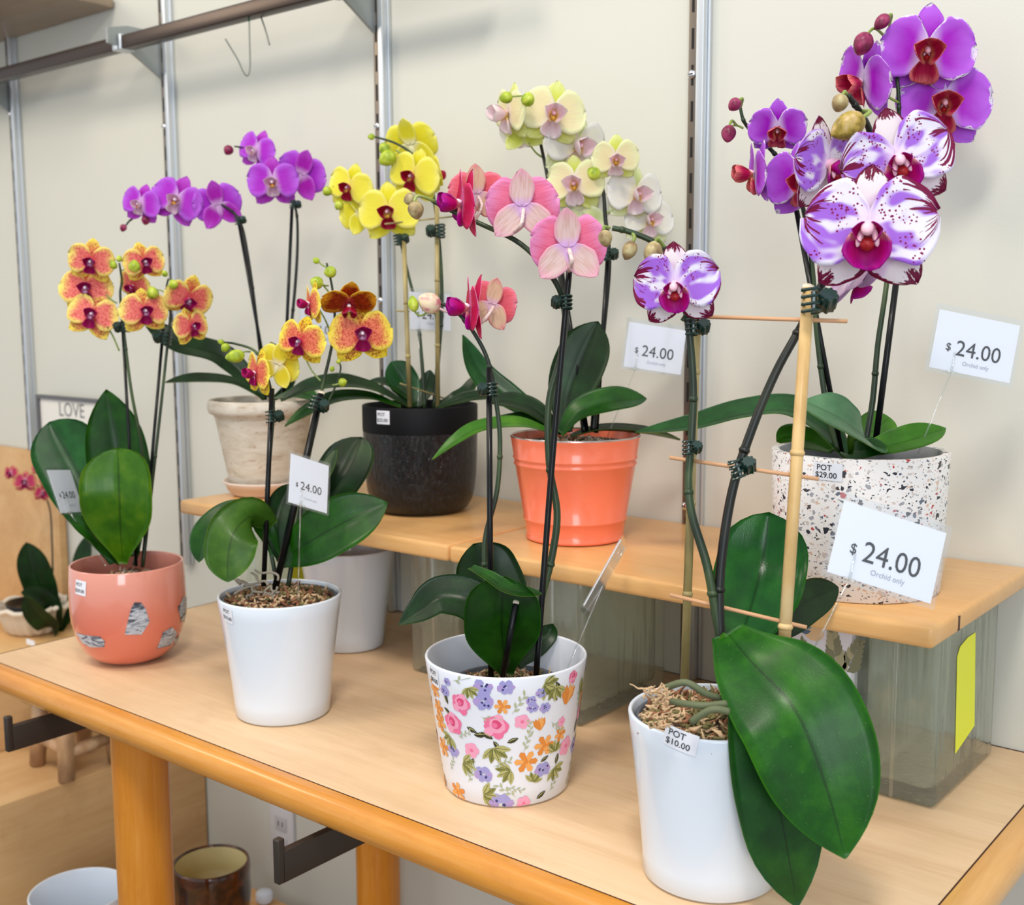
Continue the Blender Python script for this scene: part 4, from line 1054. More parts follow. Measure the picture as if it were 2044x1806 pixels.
# ================================================================== LEFT BACKGROUND AND UNDER THE TABLE
def PL(px, py, z): return AX(px, py, 2, z)
XB = -1.186
t = thing('plywood_display_unit', (-1.8, -.3, -.95), 'pale plywood display unit standing against the wall at the far left', 'display unit')
MB().box((-3.2, -.62, -.95), (XB, -.004, -.372), 0, .002).build('base_box', m_ply, t, smooth='auto')
MB().box((-3.2, -.022, -.371), (-1.70, -.004, .198), 0, .001).build('back_panel', m_ply, t, smooth='auto')
MB().box((-3.2, -.36, -.222), (-1.44, -.024, -.20), 0, .002).build('shelf', wood('pale_shelf_wood', (206, 158, 100), (222, 178, 120), (230, 192, 140), 'x', .6), t, smooth='auto')
MB().box((-1.46, -.34, -.371), (-1.44, -.024, -.2225), 0, .001).build('side_panel', m_ply, t, smooth='auto')
# framed sign
sa = AX(75, 787, 1, -.03); sb_ = AX(196, 800, 1, -.03); zs0 = .200
t = thing('framed_sign', (sa.x + .12, -.03, zs0), 'white framed sign with grey capital letters leaning on the wall at far left', 'sign')
x0, x1, z1 = sa.x, sb_.x + .06, sa.z
b = MB()
for a, c in (((x0, -.036, zs0), (x0 + .010, -.022, z1)), ((x1 - .010, -.036, zs0), (x1, -.022, z1)), ((x0 + .010, -.036, z1 - .008), (x1 - .010, -.022, z1)), ((x0 + .010, -.036, zs0), (x1 - .010, -.022, zs0 + .008))): b.box(a, c)
b.build('frame', simple('dark_grey_frame', (92, 92, 96), .5), t, smooth='auto')
pn = MB().box((x0 + .008, -.030, zs0 + .006), (x1 - .008, -.024, z1 - .006)).build('panel', simple('sign_white', (224, 222, 216), .6), t, smooth='auto')
la = AX(142, 820, 1, -.031)
lettering('lettering', [('LOVE', .046, 0, 0, .0001)], lambda x, y: Vector((la.x + x, -.0305, la.z + y)), [simple('sign_letters', (120, 120, 122), .7)], pn)
# log stool
t = thing('log_stool', tuple(PL(150, 1530, -.3715)), 'small rustic stool made of peeled log pieces on the plywood unit', 'stool')
m_log = stemmat('peeled_log', (150, 116, 84), (182, 142, 104), (206, 172, 134)); zl = -.371
F4 = [PL(75, 1526, zl), PL(133, 1560, zl), PL(232, 1520, zl), PL(170, 1497, zl)]
ctr = sum(F4, Vector()) / 4; tops = [ctr + (f - ctr) * .8 + Vector((0, 0, .16)) for f in F4]
for f, tp in zip(F4, tops): MB().tube([f + Vector((0, 0, .002)), f.lerp(tp, .5), tp], [.0155, .0165, .016], 12).build('leg', m_log, t)
for i, j, k in ((0, 1, .38), (1, 2, .34), (2, 3, .40), (3, 0, .36)): MB().tube([F4[i].lerp(tops[i], k), F4[j].lerp(tops[j], k)], .0125, 12).build('stretcher', m_log, t)
b = MB(); b.lathe([(1e-4, .155), (.100, .155), (.106, .162), (.106, .182), (.100, .19), (1e-4, .19)], (ctr.x, ctr.y, zl), 32); b.build('seat', m_log, t)
# white basket planter with a small orchid, blurred at the left edge
bc = PL(78, 1262, -.20); bc = Vector((bc.x - .02, bc.y - .0, -.1995)); dB = depth(bc)
t = thing('basket_planter', bc, 'white scalloped basket planter at the left edge, low on the plywood unit', 'planter')
wbk = lambda th, z: 1 + .035 * math.sin(th * 16)
b = MB(); b.lathe([(1e-4, 0), (.050, 0), (.062, .01), (.072, .04), (.080, .058), (.083, .062), (.079, .064), (.074, .058), (.066, .04), (1e-4, .038)], bc, 96, 0, wob=wbk); b.build('basket_body', simple('white_basket', (214, 200, 180), .7), t)
pp = [(bc.x + .084 * math.cos(k * math.pi / 16), bc.y + .084 * math.sin(k * math.pi / 16), bc.z + .063 + .004 * math.sin(k * 2)) for k in range(33)]
b = MB(); b.tube(pp, .0055, 8); b.build('rolled_rim', simple('basket_rim', (226, 214, 196), .6), t)
q = AX(60, 1281, 1, bc.y - .085)
MB().box((q.x - .012, q.y - .002, q.z - .006), (q.x + .022, q.y - .001, q.z + .006)).build('price_sticker', m_paper, t, smooth=False)
oQ = thing('potted_orchid', (bc.x, bc.y, bc.z + .039), 'small dusky pink orchid with dark leaves in the white basket at the left edge', 'orchid')
b = MB(); b.lathe([(.050, .039), (.060, .07), (.058, .07), (.050, .058), (1e-4, .058)], bc, 32); b.build('nursery_pot', m_blackst, oQ)
leaf(oQ, [(110, 1256, dB), (92, 1200, dB), (68, 1135, dB - .02), (52, 1082, dB - .03)], 62, (.3, .1, .9), m_leafd)
leaf(oQ, [(120, 1262, dB), (100, 1215, dB - .05), (70, 1190, dB - .08), (42, 1182, dB - .1)], 52, (-.1, .5, .8), m_leafd)
leaf(oQ, [(120, 1262, dB), (100, 1250, dB - .06), (72, 1225, dB - .1), (50, 1190, dB - .12)], 44, (-.1, .3, .9), m_leafd)
leaf(oQ, [(122, 1258, dB), (150, 1200, dB), (165, 1120, dB), (178, 1065, dB)], 40, (-.2, 0, 1), m_leafd)
stem(oQ, [([(112, 1258, dB), (106, 1180, dB), (104, 1090, dB), (98, 1010, dB), (70, 965, dB), (30, 945, dB)], .0024, .0014, 0)], mat=m_stemd)
for q in ((50, 962, 46, -10), (22, 944, 34, -40), (84, 985, 34, 20), (96, 958, 36, 10), (78, 935, 30, 0)): flower(oQ, q[0], q[1], dB - .03, q[2], q[3], 0, 5, 'dusty')

# brown glazed bowl, votive, white pot on the lower deck
bz = dk.z + .0005
cB = AX(421, 1722, 1, -.235); rB = 76 * depth(cB) / FP; hB = cB.z - bz
t = thing('glazed_bowl', (cB.x, cB.y, bz), 'dark brown glazed planter with a cream inside below the table', 'planter')
pb_ = Pot((cB.x, cB.y), bz, [(rB * .62, 0), (rB * .72, .004), (rB * .94, hB * .3), (rB * 1.02, hB * .65), (rB, hB - .02), (rB * 1.02, hB - .01), (rB, hB)])
potmesh(pb_, .006, hB * .35, None, '', None, rim_r=.004, mi_in=1, rimmi=0).build('bowl_body', [m_brown, m_cream], t)
cV = PL(528, 1799, bz); 
tag(MB().lathe([(1e-4, 0), (.014, 0), (.017, .004), (.017, .018), (.013, .022), (1e-4, .022)], (cV.x, cV.y, bz), 24).build('votive_cup', m_whitein, None, origin=(cV.x, cV.y, bz)), 'tiny pale round cup on the lower deck beside the brown planter', 'cup')
cW = AX(158, 1778, 1, -.44); rW = 96 * depth(cW) / FP; hW = cW.z - bz
t = thing('flower_pot', (cW.x, cW.y, bz), 'empty white pot on the lower deck of the table at bottom left', 'pot')
pw_ = Pot((cW.x, cW.y), bz, cone_prof(rW * .75, rW, hW, 1.2))
potmesh(pw_, .004, .15, None, '', None, rim_r=.002).build('pot_body', [m_white], t)

# ================================================================== ORCHIDS
def nursery(root, pot, r, ztop, mats=None, h=.012, n=260, seed=1, ring=m_dgrey, fib=1.0, dep=.06):
    c = pot.c
    b = MB(); b.lathe([(r * .8, pot.z0 + ztop - dep), (r, pot.z0 + ztop - .002), (r + .0015, pot.z0 + ztop), (r - .0008, pot.z0 + ztop + .0008), (r - .0022, pot.z0 + ztop - .001), (r * .8 - .002, pot.z0 + ztop - dep)], (c.x, c.y, 0), 48); b.build('nursery_pot', ring, root)
    moss(root, (c.x, c.y), r - .003, pot.z0 + ztop - .006, h, n, mats, seed, fib=fib)

# ---- 1: peach orchid in the pink pot
o1 = thing('potted_orchid', (pk.c.x, pk.c.y, .05), 'peach and yellow speckled orchid in the coral pink pot, far left on the table', 'orchid')
nursery(o1, pk, .058, .122, M_MOSSG, .016, 320, 3, simple('clear_liner', (120, 90, 74), .3)); D = 1.775
leaf(o1, [(238, 1120, D), (185, 1000, D + .05), (135, 905, D + .07), (98, 842, D + .08)], 138, (.25, .1, 1), m_leaf2, tip=.9, mx=.62)
leaf(o1, [(262, 1110, D), (250, 1000, D + .03), (232, 880, D + .03), (212, 777, D + .02)], 122, (.15, 0, 1), m_leaf, tip=.3, mx=.5)
leaf(o1, [(246, 1125, D - .02), (240, 1060, D - .04), (237, 980, D - .06), (234, 893, D - .05)], 146, (-.05, -.1, 1), leafmat('leaf_olive', (24, 70, 4), (56, 104, 6), (110, 142, 22), .3), tip=.9, mx=.55, base=.12)
leaf(o1, [(240, 1125, D - .01), (205, 1080, D - .03), (170, 1052, D - .05), (138, 1034, D - .06)], 42, (0, .6, .8), m_leaf)
stem(o1, [([(268, 1128, D), (285, 1040, D + .02), (283, 900, D + .02), (262, 780, D), (247, 660, D), (240, 590, D), (243, 560, D), (238, 525, D)], .0030, .0016, 0), ([(285, 1130, D), (302, 980, D), (318, 840, D), (335, 680, D), (340, 620, D), (332, 580, D), (336, 556, D)], .0028, .0014, 0),
    ([(238, 700, D), (225, 670, D), (214, 652, D - .01)], .0013, .0012, 1), ([(233, 605, D), (222, 598, D), (212, 588, D)], .0013, .0012, 1), ([(243, 540, D), (255, 535, D), (262, 530, D)], .0012, .0010, 1), ([(332, 620, D), (345, 618, D), (358, 610, D)], .0012, .0010, 1), ([(333, 585, D), (322, 580, D), (314, 578, D)], .0012, .001, 1), ([(246, 630, D), (262, 628, D), (275, 625, D)], .0012, .001, 1)])
stake(o1, (272, 1130, D), (243, 620, D), .0024); stake(o1, (284, 1132, D), (326, 655, D), .0024)
clip(o1, 245, 652, D - .01, 36, 5, -1); clip(o1, 326, 674, D - .01, 40, -5, -1)
for q in ((182, 522, D - .02, 92, -12, -5, 8, 'peach'), (172, 578, D, 104, -10, 10, -6, 'peach'), (184, 630, D - .01, 100, -10, 12, 14, 'peach'), (288, 524, D, 84, 14, 5, -12, 'peach'), (268, 570, D + .02, 74, -40, -20, 8, 'peach'), (288, 622, D - .03, 96, 12, 5, -6, 'peach'), (376, 596, D - .01, 96, 10, -22, 12, 'peach'), (382, 652, D - .01, 78, 30, 5, -14, 'peach')): flower(o1, *q)
for q in ((268, 531, 26, 24, 90), (226, 528, 20, 15, 120), (238, 516, 14, 12, 80), (305, 584, 26, 24, 100), (346, 567, 21, 19, 110), (329, 546, 14, 12, 120)): bud(o1, q[0], q[1], D - .03, q[2], q[3], q[4], m_budg)

# ---- 2: orange and yellow orchid in the left white pot
o2 = thing('potted_orchid', (wl.c.x, wl.c.y, .05), 'orange and yellow orchid on two short spikes in the front left white pot', 'orchid')
nursery(o2, wl, .0735, .157, None, .014, 520, 5); D = 1.53
b = MB(); rr = random.Random(2)
for k in range(12):
    x, y = rr.uniform(500, 560), rr.uniform(1150, 1195); P = [(x, y, D - .03)]
    for j in range(4): P.append((P[-1][0] + rr.uniform(-22, 8), P[-1][1] + rr.uniform(-12, 14), P[-1][2] + rr.uniform(-.006, .004)))
    b.tube(SC(P, 3), [.0016] * 12 + [.001], 7) if len(SC(P, 3)) == 13 else b.tube(SC(P, 3), .0015, 7)
b.build('aerial_roots', simple('grey_aerial_root', (150, 140, 124), .8), o2, kind='stuff')
leaf(o2, [(560, 1120, D), (550, 1060, D), (558, 1010, D + .01), (580, 965, D + .02)], 50, (.2, .1, 1), m_leafd)
leaf(o2, [(565, 1115, D + .01), (640, 1010, D + .05), (690, 940, D + .08), (722, 872, D + .10)], 118, (-.35, .2, .9), m_leafd, tip=.9, mx=.65)
leaf(o2, [(565, 1110, D + .01), (610, 1010, D + .03), (650, 950, D + .05), (672, 895, D + .06)], 74, (-.8, .2, .6), m_leaf, tip=.7)
leaf(o2, [(562, 1120, D), (610, 1085, D - .03), (690, 1040, D - .04), (774, 1003, D - .03)], 116, (-.05, .35, .95), m_leaf, tip=.3, mx=.5, fold=.06)
leaf(o2, [(552, 1110, D), (520, 1040, D - .01), (465, 1022, D - .02), (412, 1060, D - .03), (396, 1122, D - .03)], 66, (-.2, .75, .6), m_leaf, mx=.6, tip=.8)
leaf(o2, [(545, 1050, D - .01), (505, 1030, D - .04), (468, 1060, D - .07), (455, 1110, D - .08), (455, 1162, D - .08)], 104, (0, -.1, 1), m_leafund, mx=.55, tip=.7, fold=-.08, base=.3)
stem(o2, [([(552, 1160, D), (532, 1040, D), (538, 920, D), (545, 830, D), (543, 790, D - .01), (528, 735, D - .015), (508, 700, D - .01), (470, 686, D), (445, 683, D)], .0030, .0014, 0),
    ([(575, 1170, D), (596, 1040, D + .01), (612, 930, D + .01), (634, 830, D), (644, 770, D), (658, 710, D), (668, 650, D), (664, 580, D), (652, 525, D)], .0034, .0014, 0),
    ([(656, 800, D), (672, 765, D), (680, 735, D), (676, 722, D)], .0015, .001, 0), ([(640, 760, D), (624, 742, D), (612, 720, D)], .0013, .001, 1), ([(664, 675, D), (650, 640, D), (636, 615, D)], .0013, .001, 1), ([(662, 590, D), (650, 575, D), (640, 564, D)], .0013, .001, 1), ([(655, 535, D), (642, 528, D), (634, 520, D)], .0012, .001, 1), ([(500, 702, D), (488, 702, D), (480, 706, D)], .0012, .001, 1)])
stake(o2, (526, 1170, D - .02), (543, 775, D - .012), .0034, cut=True); stake(o2, (548, 1180, D - .02), (641, 785, D - .012), .0046, cut=True)
clip(o2, 546, 831, D - .02, 40, 5, 1); clip(o2, 634, 806, D - .02, 46, -20, 1)
for q in ((601, 682, D - .03, 104, -28, -2, 8, 'orange'), (620, 606, D - .02, 92, -72, 0, 6, 'orange'), (696, 606, D - .02, 112, 5, -52, 0, 'rust'), (721, 668, D - .01, 128, 8, 5, -4, 'orange'), (512, 745, D - .03, 98, -62, 0, 10, 'orange'), (556, 728, D + .0, 96, 150, 5, -20, 'peachback')): flower(o2, *q)
for q in ((632, 564, 28, 26, 160, (655, 570)), (659, 543, 26, 24, 190, None), (631, 520, 15, 13, 150, None), (469, 711, 40, 27, 190, None), (450, 694, 20, 18, 230, None), (441, 682, 14, 11, 160, None), (684, 763, 18, 18, 20, (664, 768)), (676, 721, 11, 10, 80, None), (663, 736, 12, 10, 70, None)): bud(o2, q[0], q[1], D - .01, q[2], q[3], q[4], m_budg, q[5] and (q[5][0], q[5][1], D))

# ---- 3: harlequin orchid on the bamboo trellis
o3 = thing('potted_orchid', (wr.c.x, wr.c.y, .05), 'white and violet spotted orchid on a bamboo trellis in the front right white pot', 'orchid')
nursery(o3, wr, .0705, .154, None, .014, 700, 9, fib=1.5); D = 1.07
b = MB(); rr = random.Random(31)
for k in range(46):
    x, y = rr.uniform(1285, 1345), rr.uniform(1370, 1450); P = [(x, y, D - .07)]
    for j in range(4): P.append((P[-1][0] + rr.uniform(-12, 12), P[-1][1] - rr.uniform(-3, 9), P[-1][2] + rr.uniform(-.003, .003)))
    q = SC(P, 3); b.tube(q, [.0011 - .0007 * i / (len(q) - 1) for i in range(len(q))], 5, 0)
b.build('moss_curls', M_MOSS[1], o3, kind='stuff')
b = MB()
for P in ([(1330, 1372, D - .05), (1370, 1362, D - .06), (1410, 1385, D - .06), (1445, 1395, D - .05)], [(1340, 1400, D - .06), (1400, 1408, D - .08), (1450, 1404, D - .08)], [(1380, 1440, D - .08), (1420, 1416, D - .09), (1455, 1420, D - .09)]): b.tube(SC(P, 5), .0032, 8)
b.build('aerial_roots', simple('olive_aerial_root', (96, 104, 74), .6), o3, kind='stuff')
leaf(o3, [(1462, 1300, D + .01), (1490, 1240, D + .04), (1520, 1130, D + .08), (1535, 1022, D + .09)], 182, (-.25, .1, 1), leafmat('leaf_teal', (8, 54, 20), (16, 80, 22), (44, 116, 30), .22), tip=.9, mx=.55, fold=.1)
leaf(o3, [(1480, 1300, D + .03), (1560, 1240, D + .06), (1620, 1195, D + .09), (1674, 1172, D + .11)], 82, (.1, .3, .9), m_leafd)
leaf(o3, [(1452, 1262, D - .005), (1500, 1320, D - .045), (1590, 1420, D - .085), (1650, 1570, D - .10), (1688, 1714, D - .10)], 248, (-.05, .30, 1), m_leafb, tip=.18, mx=.46, base=.30, fold=.05)
leaf(o3, [(1476, 1330, D - .03), (1512, 1450, D - .068), (1558, 1620, D - .07), (1592, 1812, D - .06)], 168, (.1, .15, 1), leafmat('leaf_lower', (8, 44, 18), (18, 72, 18), (48, 112, 28), .36), tip=.15, mx=.55, fold=-.02)
leaf(o3, [(1462, 1345, D), (1456, 1310, D - .01), (1448, 1285, D - .01), (1444, 1262, D - .01)], 34, (.2, 0, 1), m_leaf3)
stake(o3, (1366, 1368, D + .04), (1391, 640, D + .04), .0042, m_bamboog, knots=(.25, .5, .86), name='bamboo_stake')
stake(o3, (1556, 1420, D - .02), (1614, 574, D - .02), .0057, m_bamboo, cut=True, knots=(.20, .61), name='bamboo_stake')
for a, c in (((1404, 632, D + .034), (1691, 641, D - .026)), ((1337, 913, D + .034), (1634, 956, D - .026)), ((1338, 1187, D + .034), (1610, 1252, D - .026))): stake(o3, a, c, .0019, simple('cross_stick_wood', (206, 158, 118), .6), name='cross_stick')
stem(o3, [([(1452, 1350, D), (1432, 1240, D), (1412, 1130, D), (1382, 1030, D + .01), (1374, 960, D + .02), (1380, 880, D + .02), (1384, 780, D + .02), (1378, 680, D + .02), (1368, 612, D + .02), (1352, 545, D + .02), (1335, 505, D + .02), (1300, 480, D + .02), (1255, 462, D + .02), (1222, 455, D + .02)], .0046, .0026, 0)])
stem(o3, [([(1446, 1352, D), (1436, 1230, D), (1440, 1120, D), (1462, 980, D), (1500, 860, D), (1548, 745, D), (1600, 650, D), (1645, 560, D), (1690, 500, D + .03), (1728, 420, D + .04), (1740, 320, D + .05), (1736, 262, D + .04), (1716, 222, D + .02), (1692, 190, D + .01)], .0050, .0028, 0)], mat=m_stemd)
clip(o3, 1388, 652, D + .02, 56, 0, 1); clip(o3, 1378, 893, D + .01, 46, 0, 1); clip(o3, 1478, 934, D - .01, 62, 18, 1); clip(o3, 1628, 600, D - .032, 82, 0, 1)
f = flower(o3, 1350, 572, D - .01, 176, -10, -4, -3, 'harle')
pedicel(f, [(1362, 640, D + .02), (1372, 618, D + .015), (1360, 590, D)], .0022, m_stem)
flower(o3, 1652, 330, D + .02, 190, 52, -4, -6, 'harle', seed=5)
flower(o3, 1708, 560, D + .03, 150, 118, -42, 30, 'harle', seed=6)
flower(o3, 1793, 322, D - .02, 216, 6, 2, -14, 'harle', seed=8)
flower(o3, 1735, 462, D - .05, 266, -4, 4, 2, 'harle', seed=12)
for q in ((1208, 476, 36, 29, -80, (1216, 455)), (1256, 500, 42, 30, -115, (1262, 466)), (1303, 507, 54, 38, -100, (1328, 496))): bud(o3, q[0], q[1], D + .01, q[2], q[3], q[4], m_budt, (q[5][0], q[5][1], D + .02), m_ped, pr=.0017)
bud(o3, 1692, 252, D - .01, 78, 54, 210, m_budy, (1722, 222, D + .02), m_ped, pr=.002); bud(o3, 1676, 206, D, 38, 34, 250, m_budt, (1690, 188, D + .01), pr=.0018)

# ---- 4: pink orchid in the flower-print pot
o4 = thing('potted_orchid', (fp.c.x, fp.c.y, .05), 'bright pink orchid seen mostly from behind, in the flower-print pot', 'orchid')
nursery(o4, fp, .062, .118, None, .006, 320, 13); D = 1.305
leaf(o4, [(1020, 1300, D + .03), (1000, 1210, D + .04), (970, 1140, D + .05), (945, 1085, D + .05)], 128, (.1, .3, .9), m_leafd, tip=.8, mx=.62)
leaf(o4, [(1012, 1330, D), (960, 1215, D - .02), (885, 1190, D - .02), (835, 1220, D - .02), (795, 1247, D - .02)], 92, (-.1, .55, .8), m_leafd, tip=.2, mx=.45)
leaf(o4, [(1035, 1330, D + .02), (1070, 1290, D + .04), (1095, 1262, D + .05), (1104, 1245, D + .05)], 46, (0, .2, 1), m_leafd, tip=.8)
leaf(o4, [(1012, 1345, D), (1003, 1280, D - .02), (1002, 1210, D - .045), (1008, 1150, D - .05)], 150, (.05, -.08, 1), m_leaf, tip=.9, mx=.62, fold=.22, base=.18)
leaf(o4, [(940, 1132, D - .045), (975, 1150, D - .06), (1020, 1178, D - .065), (1082, 1184, D - .05)], 38, (.1, .85, .5), m_leaf, tip=.6, base=.5)
stem(o4, [([(1002, 1338, D), (1030, 1292, D - .01), (1066, 1235, D - .01), (1085, 1175, D), (1104, 1100, D), (1112, 1020, D), (1096, 920, D), (1096, 800, D), (1122, 700, D), (1128, 620, D), (1104, 555, D - .01), (1040, 487, D - .01), (960, 447, D), (900, 420, D), (862, 400, D)], .0052, .0024, 0),
    ([(992, 1338, D), (972, 1180, D), (968, 1080, D), (992, 980, D), (998, 880, D), (990, 800, D), (974, 720, D), (946, 664, D), (914, 625, D), (872, 600, D)], .0034, .0020, 0)])
stake(o4, (1070, 1350, D - .01), (1138, 524, D - .012), .0035, cut=True, mid=(1104, 900, D - .01)); stake(o4, (980, 1352, D - .01), (976, 735, D - .01), .0034); stake(o4, (1003, 1350, D - .03), (1030, 1203, D - .055), .0034, cut=True)
clip(o4, 1124, 603, D - .015, 46, 0, -1); clip(o4, 976, 777, D - .015, 44, 0, -1)
f = flower(o4, 1043, 413, D - .02, 148, 176, 0, 2, 'pink', pw=1.05); pedicel(f, [(1020, 468, D - .01), (1040, 448, D - .04), (1045, 418, D - .028)], .0022, m_pedw)
f = flower(o4, 1134, 494, D - .04, 154, 182, 0, 0, 'pink', pw=1.05); pedicel(f, [(1136, 540, D - .02), (1142, 522, D - .06), (1136, 498, D - .048)], .0024, m_pedw)
f = flower(o4, 952, 388, D + .015, 118, 168, 0, 4, 'pink2'); pedicel(f, [(948, 440, D), (962, 412, D - .01), (954, 392, D + .005)], .0018, m_pedw)
f = flower(o4, 924, 404, D - .01, 140, -76, 0, 22, 'pink', lw=1.3); pedicel(f, [(950, 446, D), (944, 425, D), (928, 406, D)], .0018, m_pedw)
f = flower(o4, 984, 608, D + .01, 110, 152, 0, -14, 'pink2'); pedicel(f, [(955, 650, D), (972, 632, D - .01), (985, 612, D)], .002, m_pedw)
f = flower(o4, 940, 612, D - .015, 136, -80, 0, 20, 'pink', lw=1.3)
bud(o4, 857, 604, D - .01, 50, 42, 150, m_budp, (918, 626, D), m_pedw, pr=.0017); bud(o4, 825, 606, D - .01, 34, 22, 100, m_budg, (880, 602, D)); bud(o4, 830, 420, D - .02, 38, 33, -80, m_budt, (868, 402, D), m_ped, pr=.0018); bud(o4, 818, 398, D - .01, 26, 26, 200, m_budt, (846, 392, D))

# ---- 5: cream orchid in the coral bucket
o5 = thing('potted_orchid', (cb.c.x, cb.c.y, UZ + .05), 'cream and lime orchid with wide dark leaves in the coral bucket', 'orchid')
nursery(o5, cb, .072, .128, M_MOSSG, .008, 200, 21, m_blackst); D = 1.55
leaf(o5, [(1128, 862, D - .01), (1135, 790, D), (1165, 710, D + .0), (1194, 641, D)], 106, (-.25, 0, 1), m_leafd, tip=.35, mx=.58, fold=.1)
leaf(o5, [(1120, 866, D - .02), (1155, 822, D - .03), (1220, 802, D - .03), (1291, 795, D - .02)], 78, (-.1, .75, .65), m_leaf, tip=.4)
leaf(o5, [(1118, 862, D), (1070, 820, D + .01), (1020, 802, D + .02), (970, 800, D + .03)], 54, (.1, .75, .65), m_leafd, tip=.3)
leaf(o5, [(1112, 866, D - .02), (1040, 845, D - .04), (960, 852, D - .05), (908, 880, D - .06), (862, 917, D - .06)], 42, (0, .8, .55), m_leaf3, tip=.2, mx=.4)
leaf(o5, [(1120, 866, D), (1060, 836, D), (1000, 842, D), (950, 850, D)], 40, (0, .8, .5), m_leafd, tip=.2)
leaf(o5, [(1140, 870, D), (1200, 856, D + .01), (1290, 862, D + .02), (1358, 876, D + .03)], 60, (0, .97, .25), m_leafd, tip=.3)
leaf(o5, [(1105, 850, D + .04), (1010, 790, D + .06), (955, 740, D + .07), (924, 668, D + .07)], 62, (.5, .2, .8), m_leaf2, tip=.2, mx=.5)
stem(o5, [([(1166, 862, D), (1150, 760, D + .02), (1122, 600, D + .02), (1112, 470, D + .03), (1094, 360, D + .02), (1080, 290, D + .03), (1066, 230, D + .02), (1044, 205, D)], .0036, .0018, 0), ([(1184, 862, D), (1192, 760, D), (1206, 640, D), (1216, 520, D), (1208, 430, D), (1204, 380, D), (1190, 345, D)], .0046, .0018, 0),
    ([(1208, 425, D), (1225, 418, D), (1240, 400, D + .01)], .0014, .0012, 1), ([(1085, 315, D + .03), (1070, 305, D + .03), (1055, 285, D + .02)], .0014, .0012, 1), ([(1204, 470, D), (1190, 460, D), (1175, 440, D)], .0014, .0012, 1)], mat=m_stemd)
stake(o5, (1172, 864, D), (1118, 520, D + .01), .003); stake(o5, (1190, 864, D + .01), (1214, 500, D - .01), .003)
clip(o5, 1214, 507, D - .02, 40, 0, 1)
for q in ((1045, 262, D + .03, 96, 170, -20, 10, 'cream'), (1016, 226, D, 118, -62, 0, 4, 'cream'), (1150, 290, D + .01, 140, 30, -4, 12, 'white'), (1104, 228, D - .02, 132, 6, 4, 10, 'cream'), (1160, 420, D + .02, 120, 165, 0, 10, 'white'), (1148, 368, D, 118, -10, 2, -2, 'cream'), (1296, 440, D + .02, 106, 22, 4, 8, 'white'), (1268, 388, D, 122, 28, 2, 10, 'white'), (1229, 318, D - .03, 96, 6, -6, 2, 'cream')): flower(o5, *q)
for q in ((1010, 195, 28, 24, 190, (1040, 200)), (1054, 198, 30, 28, 80, None), (1185, 346, 30, 27, 140, None)): bud(o5, q[0], q[1], D - .05, q[2], q[3], q[4], m_budg, q[5] and (q[5][0], q[5][1], D))

# ---- 6: yellow orchid in the black pot
o6 = thing('potted_orchid', (bp.c.x, bp.c.y, UZ + .05), 'yellow orchid with crimson centres in the black glazed pot', 'orchid')
nursery(o6, bp, .070, .145, M_MOSSG, .006, 160, 23, m_blackst); D = 1.77
leaf(o6, [(825, 812, D + .02), (812, 775, D + .03), (795, 745, D + .03), (780, 722, D + .03)], 62, (.3, 0, 1), m_leaf2, tip=.6)
leaf(o6, [(835, 812, D + .02), (850, 780, D + .03), (856, 755, D + .03), (858, 738, D + .03)], 34, (-.3, 0, 1), m_leafd)
leaf(o6, [(815, 810, D), (755, 778, D - .03), (690, 764, D - .06), (618, 772, D - .08), (560, 800, D - .09)], 52, (0, .8, .6), m_leafd, tip=.2)
leaf(o6, [(800, 812, D - .02), (740, 792, D - .04), (670, 795, D - .06), (612, 822, D - .07), (568, 850, D - .08)], 44, (0, .8, .55), m_leaf, tip=.2)
leaf(o6, [(830, 805, D), (800, 778, D + .02), (770, 762, D + .03), (735, 760, D + .04)], 26, (0, .8, .6), m_leafd)
leaf(o6, [(868, 812, D - .01), (905, 796, D - .02), (935, 778, D - .01), (952, 745, D)], 36, (-.4, .6, .7), m_leafd, tip=.2)
leaf(o6, [(872, 814, D - .02), (910, 800, D - .03), (945, 792, D - .03), (1000, 790, D - .03)], 36, (0, .8, .6), m_leafd, tip=.2)
stem(o6, [([(848, 814, D), (842, 720, D), (832, 620, D), (818, 560, D), (798, 480, D), (785, 455, D)], .0032, .0016, 0), ([(866, 814, D), (876, 700, D), (882, 600, D), (878, 500, D), (868, 410, D), (855, 350, D), (826, 310, D), (790, 286, D), (748, 273, D)], .0036, .0016, 0), ([(786, 460, D), (750, 445, D), (715, 420, D)], .0014, .0012, 1)])
for a, c in (((818, 812, D - .03), (806, 478, D - .02)), ((874, 812, D - .01), (872, 404, D - .01))): stake(o6, a, c, .0036, m_bamboog, knots=(.3, .62), name='bamboo_stake')
for a, c in (((798, 765, D - .03), (890, 796, D)), ((768, 447, D - .03), (905, 432, D + .01)), ((790, 620, D - .03), (880, 626, D))): stake(o6, a, c, .0013, m_bamboog, name='cross_stick')
clip(o6, 799, 478, D - .02, 34, 10, 1); clip(o6, 872, 461, D - .02, 42, 0, -1)
for q in ((722, 425, D + .01, 92, 190, -8, 24, 'yellow'), (698, 375, D - .01, 98, -26, 0, 10, 'yellow'), (776, 424, D - .02, 124, -12, 2, -3, 'yellow'), (822, 288, D + .03, 112, 158, 18, 10, 'yellow'), (862, 352, D + .03, 96, 120, 5, 14, 'yellow'), (826, 352, D - .01, 112, -28, 0, 12, 'yellow')): flower(o6, *q)
for q in ((741, 273, 15, 13, 180), (768, 297, 28, 24, 120), (773, 316, 38, 32, 215), (653, 382, 20, 20, 230), (676, 410, 20, 18, 240)): bud(o6, q[0], q[1], D - .01, q[2], q[3], q[4], m_budg)
